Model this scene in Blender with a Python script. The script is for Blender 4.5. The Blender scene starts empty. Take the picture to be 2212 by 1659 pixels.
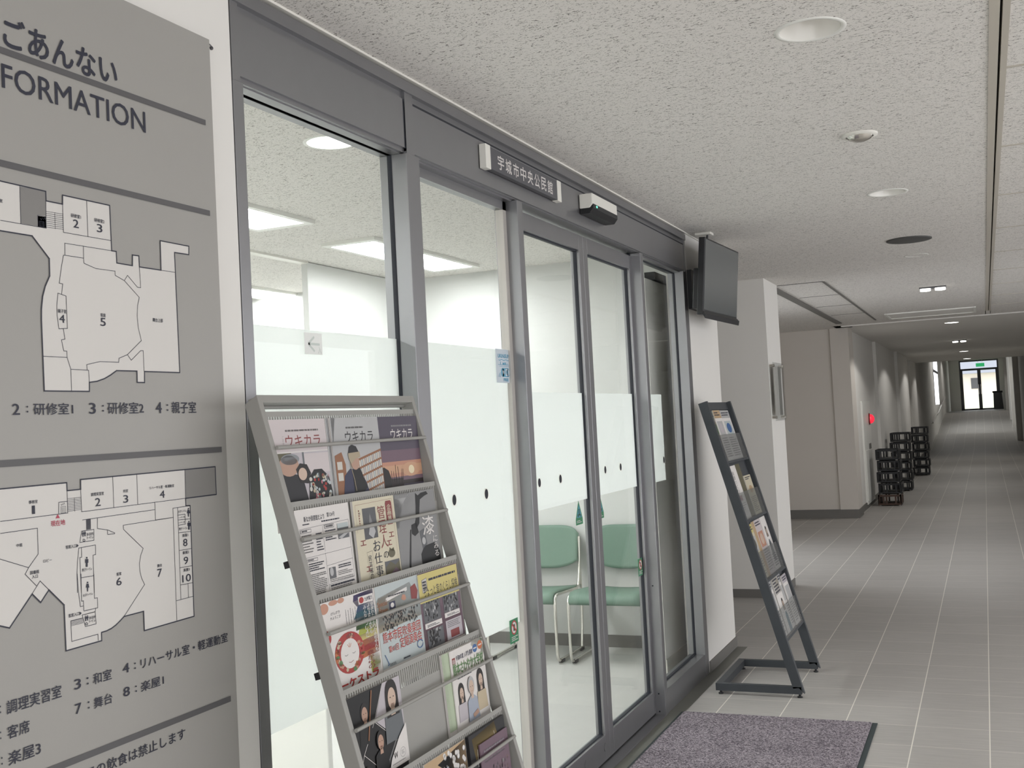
import bpy, bmesh, math, random
from mathutils import Vector, Matrix
random.seed(7)
SC = bpy.context.scene
COL = SC.collection

# ------------------------------------------------------------------ camera, world, exposure
cd = bpy.data.cameras.new('camera'); cam = bpy.data.objects.new('camera', cd); COL.objects.link(cam)
cd.sensor_fit = 'HORIZONTAL'; cd.sensor_width = 36.0; cd.lens = 2347.095/2212*36.0
cd.clip_start = 0.05; cd.clip_end = 300
YAW, PITCH, ROLL, EYE = 0.4089, 0.0371, -0.0519, 1.4265
fw = Vector((-math.sin(YAW)*math.cos(PITCH), math.cos(YAW)*math.cos(PITCH), math.sin(PITCH)))
r0 = Vector((math.cos(YAW), math.sin(YAW), 0)); u0 = r0.cross(fw)
rt = r0*math.cos(ROLL)+u0*math.sin(ROLL); up = u0*math.cos(ROLL)-r0*math.sin(ROLL)
m4 = Matrix((rt, up, -fw)).transposed().to_4x4(); m4.translation = (0, 0, EYE)
cam.matrix_world = m4
SC.camera = cam

world = bpy.data.worlds.new('daylight'); SC.world = world; world.use_nodes = True
WB = world.node_tree.nodes['Background']
WB.inputs[0].default_value = (0.97, 0.97, 1.0, 1); WB.inputs[1].default_value = 2.2
SC.view_settings.view_transform = 'Standard'; SC.view_settings.look = 'None'
SC.view_settings.gamma = 1.0; SC.view_settings.use_curve_mapping = False
SC.view_settings.exposure = 0.06
TROFFER = 25.0        # panel luminance of the office troffers
DOWNLIGHT = 6.0
ADDED_LOBBY_LAMP = 72.0    # watts of each unseen lamp added to brighten the lobby

# ------------------------------------------------------------------ materials
def lin(c):
    return tuple((v/12.92 if v <= 0.04045 else ((v+0.055)/1.055)**2.4) for v in c)
def rgb(r, g, b): return lin((r/255, g/255, b/255))
MATS = {}
def mat(name, col, rough=0.5, metal=0.0, var=0.0, vscale=8.0, bump=0.0, bscale=200.0, emit=0.0, spec=0.5, alpha=1.0):
    m = bpy.data.materials.new(name); m.use_nodes = True; MATS[name] = m
    nt = m.node_tree; b = nt.nodes['Principled BSDF']
    b.inputs['Base Color'].default_value = (*col, 1); b.inputs['Roughness'].default_value = rough
    b.inputs['Metallic'].default_value = metal; b.inputs['Specular IOR Level'].default_value = spec
    if emit: b.inputs['Emission Color'].default_value = (*col, 1); b.inputs['Emission Strength'].default_value = emit
    if var or bump: tc = nt.nodes.new('ShaderNodeTexCoord')
    if var:
        n = nt.nodes.new('ShaderNodeTexNoise'); n.inputs['Scale'].default_value = vscale; n.inputs['Detail'].default_value = 4
        r = nt.nodes.new('ShaderNodeMapRange'); r.inputs[3].default_value = 1-var; r.inputs[4].default_value = 1+var
        mx = nt.nodes.new('ShaderNodeMix'); mx.data_type = 'RGBA'; mx.blend_type = 'MULTIPLY'; mx.inputs[0].default_value = 1
        mx.inputs[6].default_value = (*col, 1)
        nt.links.new(tc.outputs['Object'], n.inputs['Vector']); nt.links.new(n.outputs[0], r.inputs[0])
        nt.links.new(r.outputs[0], mx.inputs[7]); nt.links.new(mx.outputs[2], b.inputs['Base Color'])
    if bump:
        n2 = nt.nodes.new('ShaderNodeTexNoise'); n2.inputs['Scale'].default_value = bscale
        bp = nt.nodes.new('ShaderNodeBump'); bp.inputs['Strength'].default_value = bump; bp.inputs['Distance'].default_value = 0.002
        nt.links.new(tc.outputs['Object'], n2.inputs['Vector']); nt.links.new(n2.outputs[0], bp.inputs['Height'])
        nt.links.new(bp.outputs[0], b.inputs['Normal'])
    return m
def nmath(nt, op, a, b=None, c=None):
    n = nt.nodes.new('ShaderNodeMath'); n.operation = op
    for i, v in enumerate((a, b, c)):
        if v is None: continue
        if isinstance(v, (int, float)): n.inputs[i].default_value = v
        else: nt.links.new(v, n.inputs[i])
    return n.outputs[0]

def glassy(name, tint, gloss=0.05, rough=0.0, diffuse=0.0, transl=0.0, dcol=(.9, .93, .9)):
    m = bpy.data.materials.new(name); m.use_nodes = True; MATS[name] = m
    nt = m.node_tree; nt.nodes.clear(); L = nt.links.new
    out = nt.nodes.new('ShaderNodeOutputMaterial'); t = nt.nodes.new('ShaderNodeBsdfTransparent'); t.inputs[0].default_value = (*tint, 1)
    cur = t.outputs[0]
    if diffuse or transl:
        d = nt.nodes.new('ShaderNodeBsdfDiffuse'); d.inputs[0].default_value = (*dcol, 1)
        tr = nt.nodes.new('ShaderNodeBsdfTranslucent'); tr.inputs[0].default_value = (*dcol, 1)
        a = nt.nodes.new('ShaderNodeMixShader'); a.inputs[0].default_value = transl/(diffuse+transl); L(d.outputs[0], a.inputs[1]); L(tr.outputs[0], a.inputs[2])
        b = nt.nodes.new('ShaderNodeMixShader'); b.inputs[0].default_value = diffuse+transl; L(cur, b.inputs[1]); L(a.outputs[0], b.inputs[2]); cur = b.outputs[0]
    if gloss:
        g = nt.nodes.new('ShaderNodeBsdfGlossy'); g.inputs['Roughness'].default_value = rough
        f = nt.nodes.new('ShaderNodeLayerWeight'); f.inputs[0].default_value = .5
        s = nt.nodes.new('ShaderNodeMixShader'); L(nmath(nt, 'ADD', nmath(nt, 'MULTIPLY', nmath(nt, 'POWER', f.outputs['Facing'], 5), .45), gloss*.5), s.inputs[0]); L(cur, s.inputs[1]); L(g.outputs[0], s.inputs[2]); cur = s.outputs[0]
    L(cur, out.inputs[0]); return m

def tile_floor(name, col, grout, x0, y0, size):
    m = bpy.data.materials.new(name); m.use_nodes = True; MATS[name] = m
    nt = m.node_tree; b = nt.nodes['Principled BSDF']; L = nt.links.new
    g = nt.nodes.new('ShaderNodeNewGeometry'); sp = nt.nodes.new('ShaderNodeSeparateXYZ'); L(g.outputs['Position'], sp.inputs[0])
    fx = nmath(nt, 'DIVIDE', nmath(nt, 'SUBTRACT', sp.outputs[0], x0), size); fy = nmath(nt, 'DIVIDE', nmath(nt, 'SUBTRACT', sp.outputs[1], y0), size)
    def line(f, w):
        d = nmath(nt, 'ABSOLUTE', nmath(nt, 'SUBTRACT', nmath(nt, 'FRACT', nmath(nt, 'ADD', f, 0.5)), 0.5))
        return nmath(nt, 'LESS_THAN', d, w)
    lx, ly = line(fx, 0.0075), line(fy, 0.0065)
    cmb = nt.nodes.new('ShaderNodeCombineXYZ'); L(nmath(nt, 'FLOOR', fx), cmb.inputs[0]); L(nmath(nt, 'FLOOR', fy), cmb.inputs[1])
    wn = nt.nodes.new('ShaderNodeTexWhiteNoise'); L(cmb.outputs[0], wn.inputs['Vector'])
    mp = nt.nodes.new('ShaderNodeMapping'); L(g.outputs['Position'], mp.inputs[0]); mp.inputs['Scale'].default_value = (3, 30, 1)
    n = nt.nodes.new('ShaderNodeTexNoise'); n.inputs['Scale'].default_value = 2.0; n.inputs['Detail'].default_value = 8; L(mp.outputs[0], n.inputs['Vector'])
    v = nmath(nt, 'ADD', nmath(nt, 'MULTIPLY', n.outputs[0], 0.30), nmath(nt, 'MULTIPLY', wn.outputs[0], 0.07)); v = nmath(nt, 'ADD', v, 0.82)
    mx = nt.nodes.new('ShaderNodeMix'); mx.data_type = 'RGBA'; mx.blend_type = 'MULTIPLY'; mx.inputs[0].default_value = 1; mx.inputs[6].default_value = (*col, 1); L(v, mx.inputs[7])
    m2 = nt.nodes.new('ShaderNodeMix'); m2.data_type = 'RGBA'; L(nmath(nt, 'MAXIMUM', lx, nmath(nt, 'MULTIPLY', ly, 0.55)), m2.inputs[0]); L(mx.outputs[2], m2.inputs[6]); m2.inputs[7].default_value = (*grout, 1)
    L(m2.outputs[2], b.inputs['Base Color']); b.inputs['Roughness'].default_value = 0.55; b.inputs['Specular IOR Level'].default_value = 0.35
    bp = nt.nodes.new('ShaderNodeBump'); bp.inputs['Strength'].default_value = 0.08; L(n.outputs[0], bp.inputs['Height']); L(bp.outputs[0], b.inputs['Normal'])
    return m

def fleck_ceiling(name, col, dark):
    m = bpy.data.materials.new(name); m.use_nodes = True; MATS[name] = m
    nt = m.node_tree; b = nt.nodes['Principled BSDF']; L = nt.links.new
    g = nt.nodes.new('ShaderNodeNewGeometry')
    def flecks(rot, sx, sy, thr, seed):
        mp = nt.nodes.new('ShaderNodeMapping'); mp.inputs['Rotation'].default_value = (0, 0, rot); mp.inputs['Scale'].default_value = (sx, sy, 1); mp.inputs['Location'].default_value = (seed, seed*2, 0)
        L(g.outputs['Position'], mp.inputs[0])
        n = nt.nodes.new('ShaderNodeTexNoise'); n.inputs['Scale'].default_value = 1; n.inputs['Detail'].default_value = 2; n.inputs['Roughness'].default_value = .6; n.inputs['Distortion'].default_value = 1.3; L(mp.outputs[0], n.inputs['Vector'])
        r = nt.nodes.new('ShaderNodeMapRange'); r.inputs[1].default_value = thr; r.inputs[2].default_value = thr+0.04; L(n.outputs[0], r.inputs[0]); return r.outputs[0]
    f = nmath(nt, 'MAXIMUM', flecks(0.2, 62, 150, 0.625, 3.1), flecks(-0.5, 75, 170, 0.63, 9.7))
    f = nmath(nt, 'MAXIMUM', f, flecks(0.9, 85, 190, 0.64, 21.7))
    mx = nt.nodes.new('ShaderNodeMix'); mx.data_type = 'RGBA'; L(nmath(nt, 'MULTIPLY', f, 0.9), mx.inputs[0]); mx.inputs[6].default_value = (*col, 1); mx.inputs[7].default_value = (*dark, 1)
    L(mx.outputs[2], b.inputs['Base Color']); b.inputs['Roughness'].default_value = 0.95; b.inputs['Specular IOR Level'].default_value = 0.1
    bp = nt.nodes.new('ShaderNodeBump'); bp.inputs['Strength'].default_value = 0.3; bp.inputs['Distance'].default_value = 0.003; bp.invert = True; L(f, bp.inputs['Height']); L(bp.outputs[0], b.inputs['Normal'])
    return m
def carpet(name, c1, c2):
    m = bpy.data.materials.new(name); m.use_nodes = True; MATS[name] = m
    nt = m.node_tree; b = nt.nodes['Principled BSDF']; L = nt.links.new
    g = nt.nodes.new('ShaderNodeNewGeometry')
    n = nt.nodes.new('ShaderNodeTexNoise'); n.inputs['Scale'].default_value = 140; n.inputs['Detail'].default_value = 3; n.inputs['Distortion'].default_value = 1.0; L(g.outputs['Position'], n.inputs['Vector'])
    n3 = nt.nodes.new('ShaderNodeTexNoise'); n3.inputs['Scale'].default_value = 5; L(g.outputs['Position'], n3.inputs['Vector'])
    r = nt.nodes.new('ShaderNodeMapRange'); r.inputs[1].default_value = .40; r.inputs[2].default_value = .62; L(nmath(nt, 'ADD', n.outputs[0], nmath(nt, 'MULTIPLY', nmath(nt, 'SUBTRACT', n3.outputs[0], .5), .15)), r.inputs[0])
    mx = nt.nodes.new('ShaderNodeMix'); mx.data_type = 'RGBA'; L(r.outputs[0], mx.inputs[0]); mx.inputs[6].default_value = (*c1, 1); mx.inputs[7].default_value = (*c2, 1)
    L(mx.outputs[2], b.inputs['Base Color']); b.inputs['Roughness'].default_value = 1; b.inputs['Specular IOR Level'].default_value = 0
    bp = nt.nodes.new('ShaderNodeBump'); bp.inputs['Strength'].default_value = .6; bp.inputs['Distance'].default_value = .004; L(n.outputs[0], bp.inputs['Height']); L(bp.outputs[0], b.inputs['Normal'])
    return m

mat('wall_paint', rgb(224, 222, 217), 0.85, var=.02, vscale=3, bump=.05, bscale=400)
mat('office_paint', rgb(214, 215, 212), 0.85, var=.01)
mat('alcove_paint', rgb(206, 200, 192), 0.85, var=.02, vscale=3)
fleck_ceiling('ceiling_board', rgb(226, 223, 218), rgb(96, 92, 86))
tile_floor('stone_tile', rgb(165, 162, 158), rgb(222, 218, 208), -1.2686, 6.0492, 0.30)
mat('border_stone', rgb(104, 104, 97), 0.5, var=.10, vscale=20)
mat('vinyl_floor', rgb(198, 198, 194), 0.4, var=.06, vscale=6)
carpet('mat_pile', rgb(84, 79, 86), rgb(168, 160, 166))
mat('rubber', rgb(48, 58, 60), 0.7)
mat('alu', rgb(147, 147, 149), 0.36, metal=0.8, var=.03, vscale=15)
mat('alu_light', rgb(196, 192, 186), 0.4, metal=0.2)
mat('track_beige', rgb(190, 184, 172), .5)
mat('gasket', rgb(28, 32, 42), 0.6)
mat('base_gray', rgb(112, 110, 106), 0.7)
mat('white_plastic', rgb(228, 226, 218), 0.45)
mat('white_metal', rgb(232, 232, 226), 0.4)
mat('black_plastic', rgb(24, 25, 28), 0.45)
mat('brown_plastic', rgb(70, 50, 40), 0.5)
mat('screen', rgb(92, 96, 97), 0.12, spec=.5)
mat('charcoal', rgb(84, 84, 88), 0.5)
mat('rack_gray', rgb(150, 149, 144), 0.5, var=.03, vscale=10)
mat('rack_dark', rgb(62, 66, 70), 0.5, metal=.2, var=.05, vscale=15)
mat('chrome', rgb(225, 222, 215), 0.18, metal=1.0)
mat('green_seat', rgb(112, 138, 123), 0.55, var=.03, vscale=30)
mat('sign_gray', rgb(156, 154, 149), 0.45, var=.01)
mat('map_light', rgb(208, 205, 200), 0.5)
mat('map_dark', rgb(128, 126, 123), 0.5)
mat('ink', rgb(42, 44, 58), 0.55)
mat('bar', rgb(88, 87, 88), 0.5)
mat('map_red', rgb(176, 62, 84), 0.5)
mat('paper', rgb(214, 210, 206), 0.6)
mat('lamp_on', (1.0, .97, .90), emit=DOWNLIGHT)
mat('troffer_glow', (.98, 1.0, 1.0), emit=TROFFER)
mat('lit_pane', (.95, .98, 1.0), emit=2.0)
mat('red_lamp', rgb(235, 40, 60), 0.3, emit=1.2)
mat('green_led', rgb(120, 240, 200), 0.3, emit=1.0)
mat('dark_disc', rgb(78, 78, 76), 0.7)
mat('reflector', rgb(236, 234, 228), 0.25, metal=.1)
mat('roof_tile', rgb(150, 155, 165), 0.6); mat('house_wall', rgb(235, 225, 215), .8); mat('fence_wall', rgb(220, 224, 205), .8); mat('exit_green', rgb(60, 190, 120), .4, emit=.6)
glassy('glass', (.978, .984, .981))
glassy('acrylic', (.86, .87, .87), diffuse=.10, transl=.0, dcol=(.6, .6, .6))
glassy('frost', (.96, .97, .965), gloss=0, diffuse=.24, transl=.62, dcol=(.86, .88, .87))
M = MATS

# ------------------------------------------------------------------ mesh builder
_T = {}
def glyphs(s, bold=0.0):
    """filled outline of a word, normalised to 0..1; weight is added by overprinting shifted copies"""
    key = (s, bold)
    if key not in _T:
        c = bpy.data.curves.new('t', 'FONT'); c.body = s; c.resolution_u = 3
        o = bpy.data.objects.new('t', c); COL.objects.link(o); bpy.context.view_layer.update()
        me = o.to_mesh(); vs = [(v.co.x, v.co.y) for v in me.vertices]; fs = [tuple(p.vertices) for p in me.polygons]
        o.to_mesh_clear(); bpy.data.objects.remove(o); bpy.data.curves.remove(c)
        if bold > .001:
            n = len(vs); V, F = [], []
            for q, (dx, dy) in enumerate(((bold, 0), (-bold, 0), (0, bold), (0, -bold))):
                V += [(x+dx, y+dy, q) for x, y in vs]; F += [tuple(q*n+i for i in f) for f in fs]
            vs, fs = V, F
        else: vs = [(x, y, 0) for x, y in vs]
        xs = [v[0] for v in vs] or [0]; ys = [v[1] for v in vs] or [0]
        a, b, cc, d = min(xs), max(xs), min(ys), max(ys)
        _T[key] = ([((x-a)/max(b-a, 1e-6), (y-cc)/max(d-cc, 1e-6), q) for x, y, q in vs], fs)
    return _T[key]

class MB:
    def __init__(s, xf=None): s.v = []; s.f = []; s.fm = []; s.sm = []; s.mats = []; s.xf = xf
    def mi(s, m):
        if m not in s.mats: s.mats.append(m)
        return s.mats.index(m)
    def add(s, vs, fs, m, smooth=False):
        n = len(s.v); s.v += [tuple(s.xf(p)) if s.xf else tuple(p) for p in vs]
        k = s.mi(m)
        for f in fs: s.f.append([n+i for i in f]); s.fm.append(k); s.sm.append(smooth)
        return s
    def box(s, x0, x1, y0, y1, z0, z1, m):
        x0, x1 = min(x0, x1), max(x0, x1); y0, y1 = min(y0, y1), max(y0, y1); z0, z1 = min(z0, z1), max(z0, z1)
        vs = [(x, y, z) for z in (z0, z1) for y in (y0, y1) for x in (x0, x1)]
        return s.add(vs, [(0, 2, 3, 1), (4, 5, 7, 6), (0, 1, 5, 4), (1, 3, 7, 5), (3, 2, 6, 7), (2, 0, 4, 6)], m)
    def prism(s, pts, ext, m):                       # pts: 3D outline, ext: extrusion vector
        n = len(pts); e = Vector(ext); a = [Vector(p) for p in pts]; b = [p+e for p in a]
        return s.add(a+b, [tuple(range(n-1, -1, -1)), tuple(range(n, 2*n))]+[(i, (i+1) % n, n+(i+1) % n, n+i) for i in range(n)], m)
    def tube(s, path, r, m, seg=10, cap=True):
        P = [Vector(p) for p in path]; rings = []
        for i, p in enumerate(P):
            d = (P[min(i+1, len(P)-1)]-P[max(i-1, 0)]).normalized()
            a = d.cross(Vector((0, 0, 1)) if abs(d.z) < .9 else Vector((1, 0, 0))).normalized(); b = d.cross(a)
            if rings:
                pa = prev - d*prev.dot(d)
                if pa.length > 1e-5: a = pa.normalized(); b = d.cross(a)
            prev = a
            rings.append([p+(a*math.cos(t)+b*math.sin(t))*r for t in [2*math.pi*k/seg for k in range(seg)]])
        vs = [q for R_ in rings for q in R_]; fs = []
        for i in range(len(P)-1):
            for k in range(seg): fs.append((i*seg+k, i*seg+(k+1) % seg, (i+1)*seg+(k+1) % seg, (i+1)*seg+k))
        s.add(vs, fs, m, True)
        if cap: s.add(rings[0], [tuple(range(seg-1, -1, -1))], m); s.add(rings[-1], [tuple(range(seg))], m)
        return s
    def lathe(s, c, prof, m, seg=32, axis='z'):      # prof: (radius, height) list
        vs = []; fs = []
        for (r, h) in prof:
            for k in range(seg):
                t = 2*math.pi*k/seg; a, b = r*math.cos(t), r*math.sin(t)
                vs.append((c[0]+a, c[1]+b, c[2]+h) if axis == 'z' else (c[0]+h, c[1]+a, c[2]+b))
        for i in range(len(prof)-1):
            for k in range(seg): fs.append((i*seg+k, i*seg+(k+1) % seg, (i+1)*seg+(k+1) % seg, (i+1)*seg+k))
        return s.add(vs, fs, m, True)
    def build(s, name, parent=None, bevel=0.0):
        o3 = worldloc(parent) if parent else Vector((0, 0, 0))
        me = bpy.data.meshes.new(name); me.from_pydata([Vector(p)-o3 for p in s.v], [], s.f)
        for m in s.mats: me.materials.append(M[m])
        for p, k, sm in zip(me.polygons, s.fm, s.sm): p.material_index = k; p.use_smooth = sm
        bm = bmesh.new(); bm.from_mesh(me); bmesh.ops.recalc_face_normals(bm, faces=bm.faces); bm.to_mesh(me); bm.free()
        me.update()
        o = bpy.data.objects.new(name, me); COL.objects.link(o)
        if parent: o.parent = parent
        if bevel:
            b = o.modifiers.new('bevel', 'BEVEL'); b.width = bevel; b.segments = 2; b.limit_method = 'ANGLE'
        return o
def worldloc(o):
    p = Vector(o.location)
    while o.parent: o = o.parent; p = p+Vector(o.location)
    return p
def tag(o, label=None, cat=None, group=None, kind=None):
    if label: o['label'] = label
    if cat: o['category'] = cat
    if group: o['group'] = group
    if kind: o['kind'] = kind
    return o
def thing(name, label, cat, loc, group=None):
    o = bpy.data.objects.new(name, None); o.empty_display_size = .1; COL.objects.link(o); o.location = loc
    return tag(o, label, cat, group)
def rebase(o, loc):                                  # put a one-mesh thing's origin at its base
    l = Vector(loc)
    o.data.transform(Matrix.Translation(-l)); o.location = l; return o
def struct(name, mb, label=None, bevel=0):
    o = mb.build(name, None, bevel); return tag(o, label or name.replace('_', ' '), 'setting', None, 'structure')
def copy_tree(o, parent=None):
    c = o.copy(); COL.objects.link(c)
    if parent: c.parent = parent
    for ch in list(o.children): copy_tree(ch, c)
    return c

# ------------------------------------------------------------------ flat printed artwork on a sheet
class Sheet:
    """Printing on a sheet: u right 0..1, v down 0..1; xf(u_m, v_m, out_m) -> world"""
    def __init__(s, w, h, xf, thick=.002, base='paper', back=None, art=None):
        s.w, s.h = w, art or h; s.mb = MB(); s.xf = xf; s.layer = 0
        b = [(0, 0), (w, 0), (w, h), (0, h)]
        vs = [xf(x, y, -thick) for x, y in b]+[xf(x, y, 0) for x, y in b]
        s.mb.add(vs, [(0, 1, 2, 3), (0, 1, 5, 4), (1, 2, 6, 5), (2, 3, 7, 6), (3, 0, 4, 7)], back or 'paper'); s.mb.add(vs[4:], [(0, 1, 2, 3)], base)
    def up(s): s.layer += 1; return s
    def pts(s, P):
        z = .0003+.0002*s.layer; return [s.xf(min(max(u, .001), .999)*s.w, min(max(v, .001), .999)*s.h, z) for u, v in P]
    def poly(s, m, *P): s.mb.add(s.pts(P), [tuple(range(len(P)))], m); return s
    def rect(s, m, u0, v0, u1, v1): return s.poly(m, (u0, v0), (u1, v0), (u1, v1), (u0, v1))
    def ell(s, m, cx, cy, rx, ry, n=20, a0=0, a1=2*math.pi): return s.poly(m, *[(cx+rx*math.cos(a0+(a1-a0)*k/n), cy+ry*math.sin(a0+(a1-a0)*k/n)) for k in range(n+(0 if a1-a0 > 6.28 else 1))])
    def line(s, m, w, *P):
        for (a, b), (c, d) in zip(P, P[1:]):
            dx, dy = (c-a)*s.w, (d-b)*s.h; l = math.hypot(dx, dy) or 1; nx, ny = -dy/l*w/2/s.w, dx/l*w/2/s.h
            s.poly(m, (a+nx, b+ny), (c+nx, d+ny), (c-nx, d-ny), (a-nx, b-ny))
        return s
    def text(s, m, t, u0, v0, u1, v1, b=.01):
        vs, fs = glyphs(t, b); z = .0003+.0002*s.layer
        s.mb.add([s.xf((u0+x*(u1-u0))*s.w, (v1-y*(v1-v0))*s.h, z+.00004*q) for x, y, q in vs], fs, m); return s
    def vtext(s, m, t, u0, v0, u1, v1, b=.01, gap=.12):
        n = len(t); h = (v1-v0)/n
        for i, ch in enumerate(t): s.text(m, ch, u0, v0+i*h+h*gap/2, u1, v0+(i+1)*h-h*gap/2, b)
        return s
    def scribble(s, m, u0, v0, u1, v1, rows, th=.35, gap=.1, seed=1):   # lines of body text too small to read
        rd = random.Random(seed); rh = (v1-v0)/rows
        for i in range(rows):
            e = u1-(u1-u0)*rd.choice((0, 0, 0, .1, .35)); x = u0; y = v0+i*rh
            while x < e:
                w = (u1-u0)*rd.uniform(.05, .16); x2 = min(x+w, e); s.rect(m, x, y, x2, y+rh*th); x = x2+(u1-u0)*.015
        return s

# ------------------------------------------------------------------ the setting
X = -1.485; CZ = 2.45; XI = -1.575                   # storefront face, ceiling height, inner face of the storefront frame
struct('floor', MB().box(-1.415, 4.0, -4, 35.5, -.06, 0, 'stone_tile').box(-5.2, -1.415, 6.66, 35.5, -.06, 0, 'stone_tile'), 'grey square tiled corridor floor')
struct('floor_border', MB().box(-1.60, -1.415, -4, 6.66, -.06, .0005, 'border_stone'), 'darker stone strip along the glass front')
struct('floor_office', MB().box(-8, -1.60, -3, 7.05, -.06, 0, 'vinyl_floor'), 'pale vinyl floor of the office')
fr = MB()
prof = [(35.5, 0), (40, .30), (41.5, .30), (50.5, .93), (60.2, .93)]
for (a, za), (b, zb) in zip(prof, prof[1:]): fr.prism([(-1.6, a, za-.06), (-1.6, b, zb-.06), (-1.6, b, zb), (-1.6, a, za)], (2.7, 0, 0), 'stone_tile')
struct('floor_ramp', fr, 'tiled ramp rising to the far doors')
def slab_with_holes(x0, x1, y0, y1, z0, z1, holes, m):
    """ceiling slab whose underside is left open in round recesses: square patches with a ring to the hole"""
    mb = MB(); xs = sorted({x0, x1}); cells = []
    hs = sorted(holes, key=lambda h: h[1]); yc = y0
    for hx, hy, hr in hs:
        p = hr*1.25
        mb.box(x0, x1, yc, hy-p, z0, z1, m); mb.box(x0, hx-p, hy-p, hy+p, z0, z1, m); mb.box(hx+p, x1, hy-p, hy+p, z0, z1, m)
        n = 40; ring = []; sq = []
        for k in range(n):
            t = 2*math.pi*k/n; c, s_ = math.cos(t), math.sin(t); q = max(abs(c), abs(s_)); ring.append((hx+hr*c, hy+hr*s_, z0)); sq.append((hx+p*c/q, hy+p*s_/q, z0))
        mb.add(ring+sq, [(k, (k+1) % n, n+(k+1) % n, n+k) for k in range(n)], m); yc = hy+p
    mb.box(x0, x1, yc, y1, z0, z1, m); return mb
DL = [(-.37, 3.003, .083), (-.367, 5.524, .083)]
struct('ceiling', slab_with_holes(X-.01, .078, -4, 14.19, CZ, CZ+.12, DL, 'ceiling_board').box(.123, 4.0, -4, 14.19, CZ, CZ+.12, 'ceiling_board').box(-5.2, X-.01, 9.02, 14.6, CZ, CZ+.1, 'ceiling_board').box(-3.3, X-.01, 6.53, 9.02, CZ, CZ+.1, 'ceiling_board')
       .box(-1.7, 4.0, 14.19, 29.3, CZ, CZ+.1, 'wall_paint').box(-1.7, 1.4, 29.3, 29.4, CZ, 3.6, 'wall_paint').box(-1.7, 1.4, 29.3, 60.3, 3.55, 3.65, 'wall_paint'), 'speckled white acoustic board ceiling')
OD = (-2.05, 3.24, .085)
struct('ceiling_office', slab_with_holes(-8, X-.03, -3, 7.05, CZ, CZ+.1, [OD], 'ceiling_board'), 'speckled office ceiling')
slot = MB().box(.07, .13, -4, 13.62, CZ+.05, CZ+.07, 'gasket').box(.074, .1005, -4, 13.62, CZ-.004, CZ+.05, 'track_beige').box(.1075, .126, -4, 13.62, CZ-.004, CZ+.05, 'track_beige')
slot.box(.07, .13, 13.62, 14.19, CZ, CZ+.05, 'ceiling_board')
struct('trim_1', slot, 'dark slot track running along the ceiling')
jt = MB()
for k in range(-6, 8): jt.box(.126, 4.0, 4.822+1.145*k-.007, 4.822+1.145*k+.007, CZ-.003, CZ+.001, 'track_beige')
struct('trim_2', jt, 'cross joints of the ceiling panels')
struct('trim_3', MB().box(-1.60, 4.0, 14.19, 14.27, CZ-.014, CZ, 'wall_paint').box(-1.145, -1.125, 9.05, 13.65, CZ-.006, CZ, 'base_gray').box(-1.50, -1.135, 9.03, 9.045, CZ-.004, CZ, 'base_gray')
       .box(-1.60, -1.53, 9.03, 13.7, CZ-.010, CZ, 'base_gray').box(-1.5, -1.14, 10.2, 10.208, CZ-.003, CZ, 'base_gray').box(-1.5, -1.14, 11.3, 11.308, CZ-.003, CZ, 'base_gray').box(-1.5, -1.14, 12.45, 12.458, CZ-.003, CZ, 'base_gray'), 'strip added where a shadow band crosses the ceiling, and panel joints')  # the wide cross strip stands in for a shadow band on the ceiling
struct('trim_4', MB().box(X-.012, X+.011, 1.93, 5.97, CZ-.006, CZ+.001, 'white_plastic').box(X-.1, X+.009, -4, 1.95, CZ-.006, CZ+.001, 'white_plastic').box(X-.1, X+.009, 5.965, 6.66, CZ-.006, CZ, 'white_plastic'), 'white ceiling edge bead')
ht = MB()
for a, b in (((-.955, 12.88), (-.045, 12.92)), ((-.955, 13.6), (-.045, 13.64)), ((-.975, 12.88), (-.95, 13.64)), ((-.05, 12.88), (-.025, 13.64))): ht.box(a[0], b[0], a[1], b[1], CZ-.012, CZ, 'white_metal')
ht.box(-.95, -.05, 12.92, 13.6, CZ-.004, CZ, 'wall_paint')
tag(rebase(ht.build('ceiling_hatch'), (-.5, 13.2, CZ-.012)), 'pale framed access hatch in the ceiling down the corridor', 'hatch')

struct('wall_left', MB().box(X-.12, X, -4, 1.952, 0, CZ, 'wall_paint'), 'pale wall behind the guide board')
struct('wall_beside_door', MB().box(X-.12, X, 5.965, 6.66, 0, CZ, 'wall_paint').box(-8, X-.12, 6.53, 6.66, 0, CZ, 'office_paint').box(-3.3, X-.12, 6.655, 6.662, 0, CZ, 'wall_paint'), 'white wall past the glass front')
struct('wall_office_back', MB().box(-8, -3.66, 7.0, 7.1, 0, CZ, 'office_paint').box(-8.1, -8, -3, 7.1, 0, CZ, 'office_paint').box(-8, X-.12, -3.1, -3, 0, CZ, 'office_paint'), 'white office walls')
struct('wall_office_panel', MB().box(-3.66, -3.62, 5.40, 6.53, 0, CZ-.004, 'office_paint').box(-3.665, -3.61, -2, 5.4, CZ-.012, CZ, 'white_plastic'), 'white partition in the office')
struct('wall_pillar', MB().box(-3.3, -1.503, 8.43, 9.02, 0, CZ, 'wall_paint').box(-3.4, -3.3, 6.66, 8.43, 0, CZ, 'wall_paint'), 'white pillar wall beyond the recess')
struct('wall_alcove', MB().box(-5.2, -1.60, 14.6, 15.05, 0, CZ, 'alcove_paint').box(-1.79, -1.56, 14.57, 15.05, 0, CZ, 'alcove_paint'), 'grey wall at the end of the side passage')
fl = MB().box(-1.75, -1.60, 15.05, 60.3, 0, 3.6, 'wall_paint').box(-1.62, -1.55, 18.3, 18.36, 0, CZ, 'wall_paint').box(-1.62, -1.555, 18.36, 22.2, 0, CZ, 'wall_paint').box(-1.62, -1.50, 22.2, 25.2, 0, CZ, 'wall_paint').box(-1.62, -1.55, 27.0, 29.2, 0, CZ, 'wall_paint')
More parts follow.
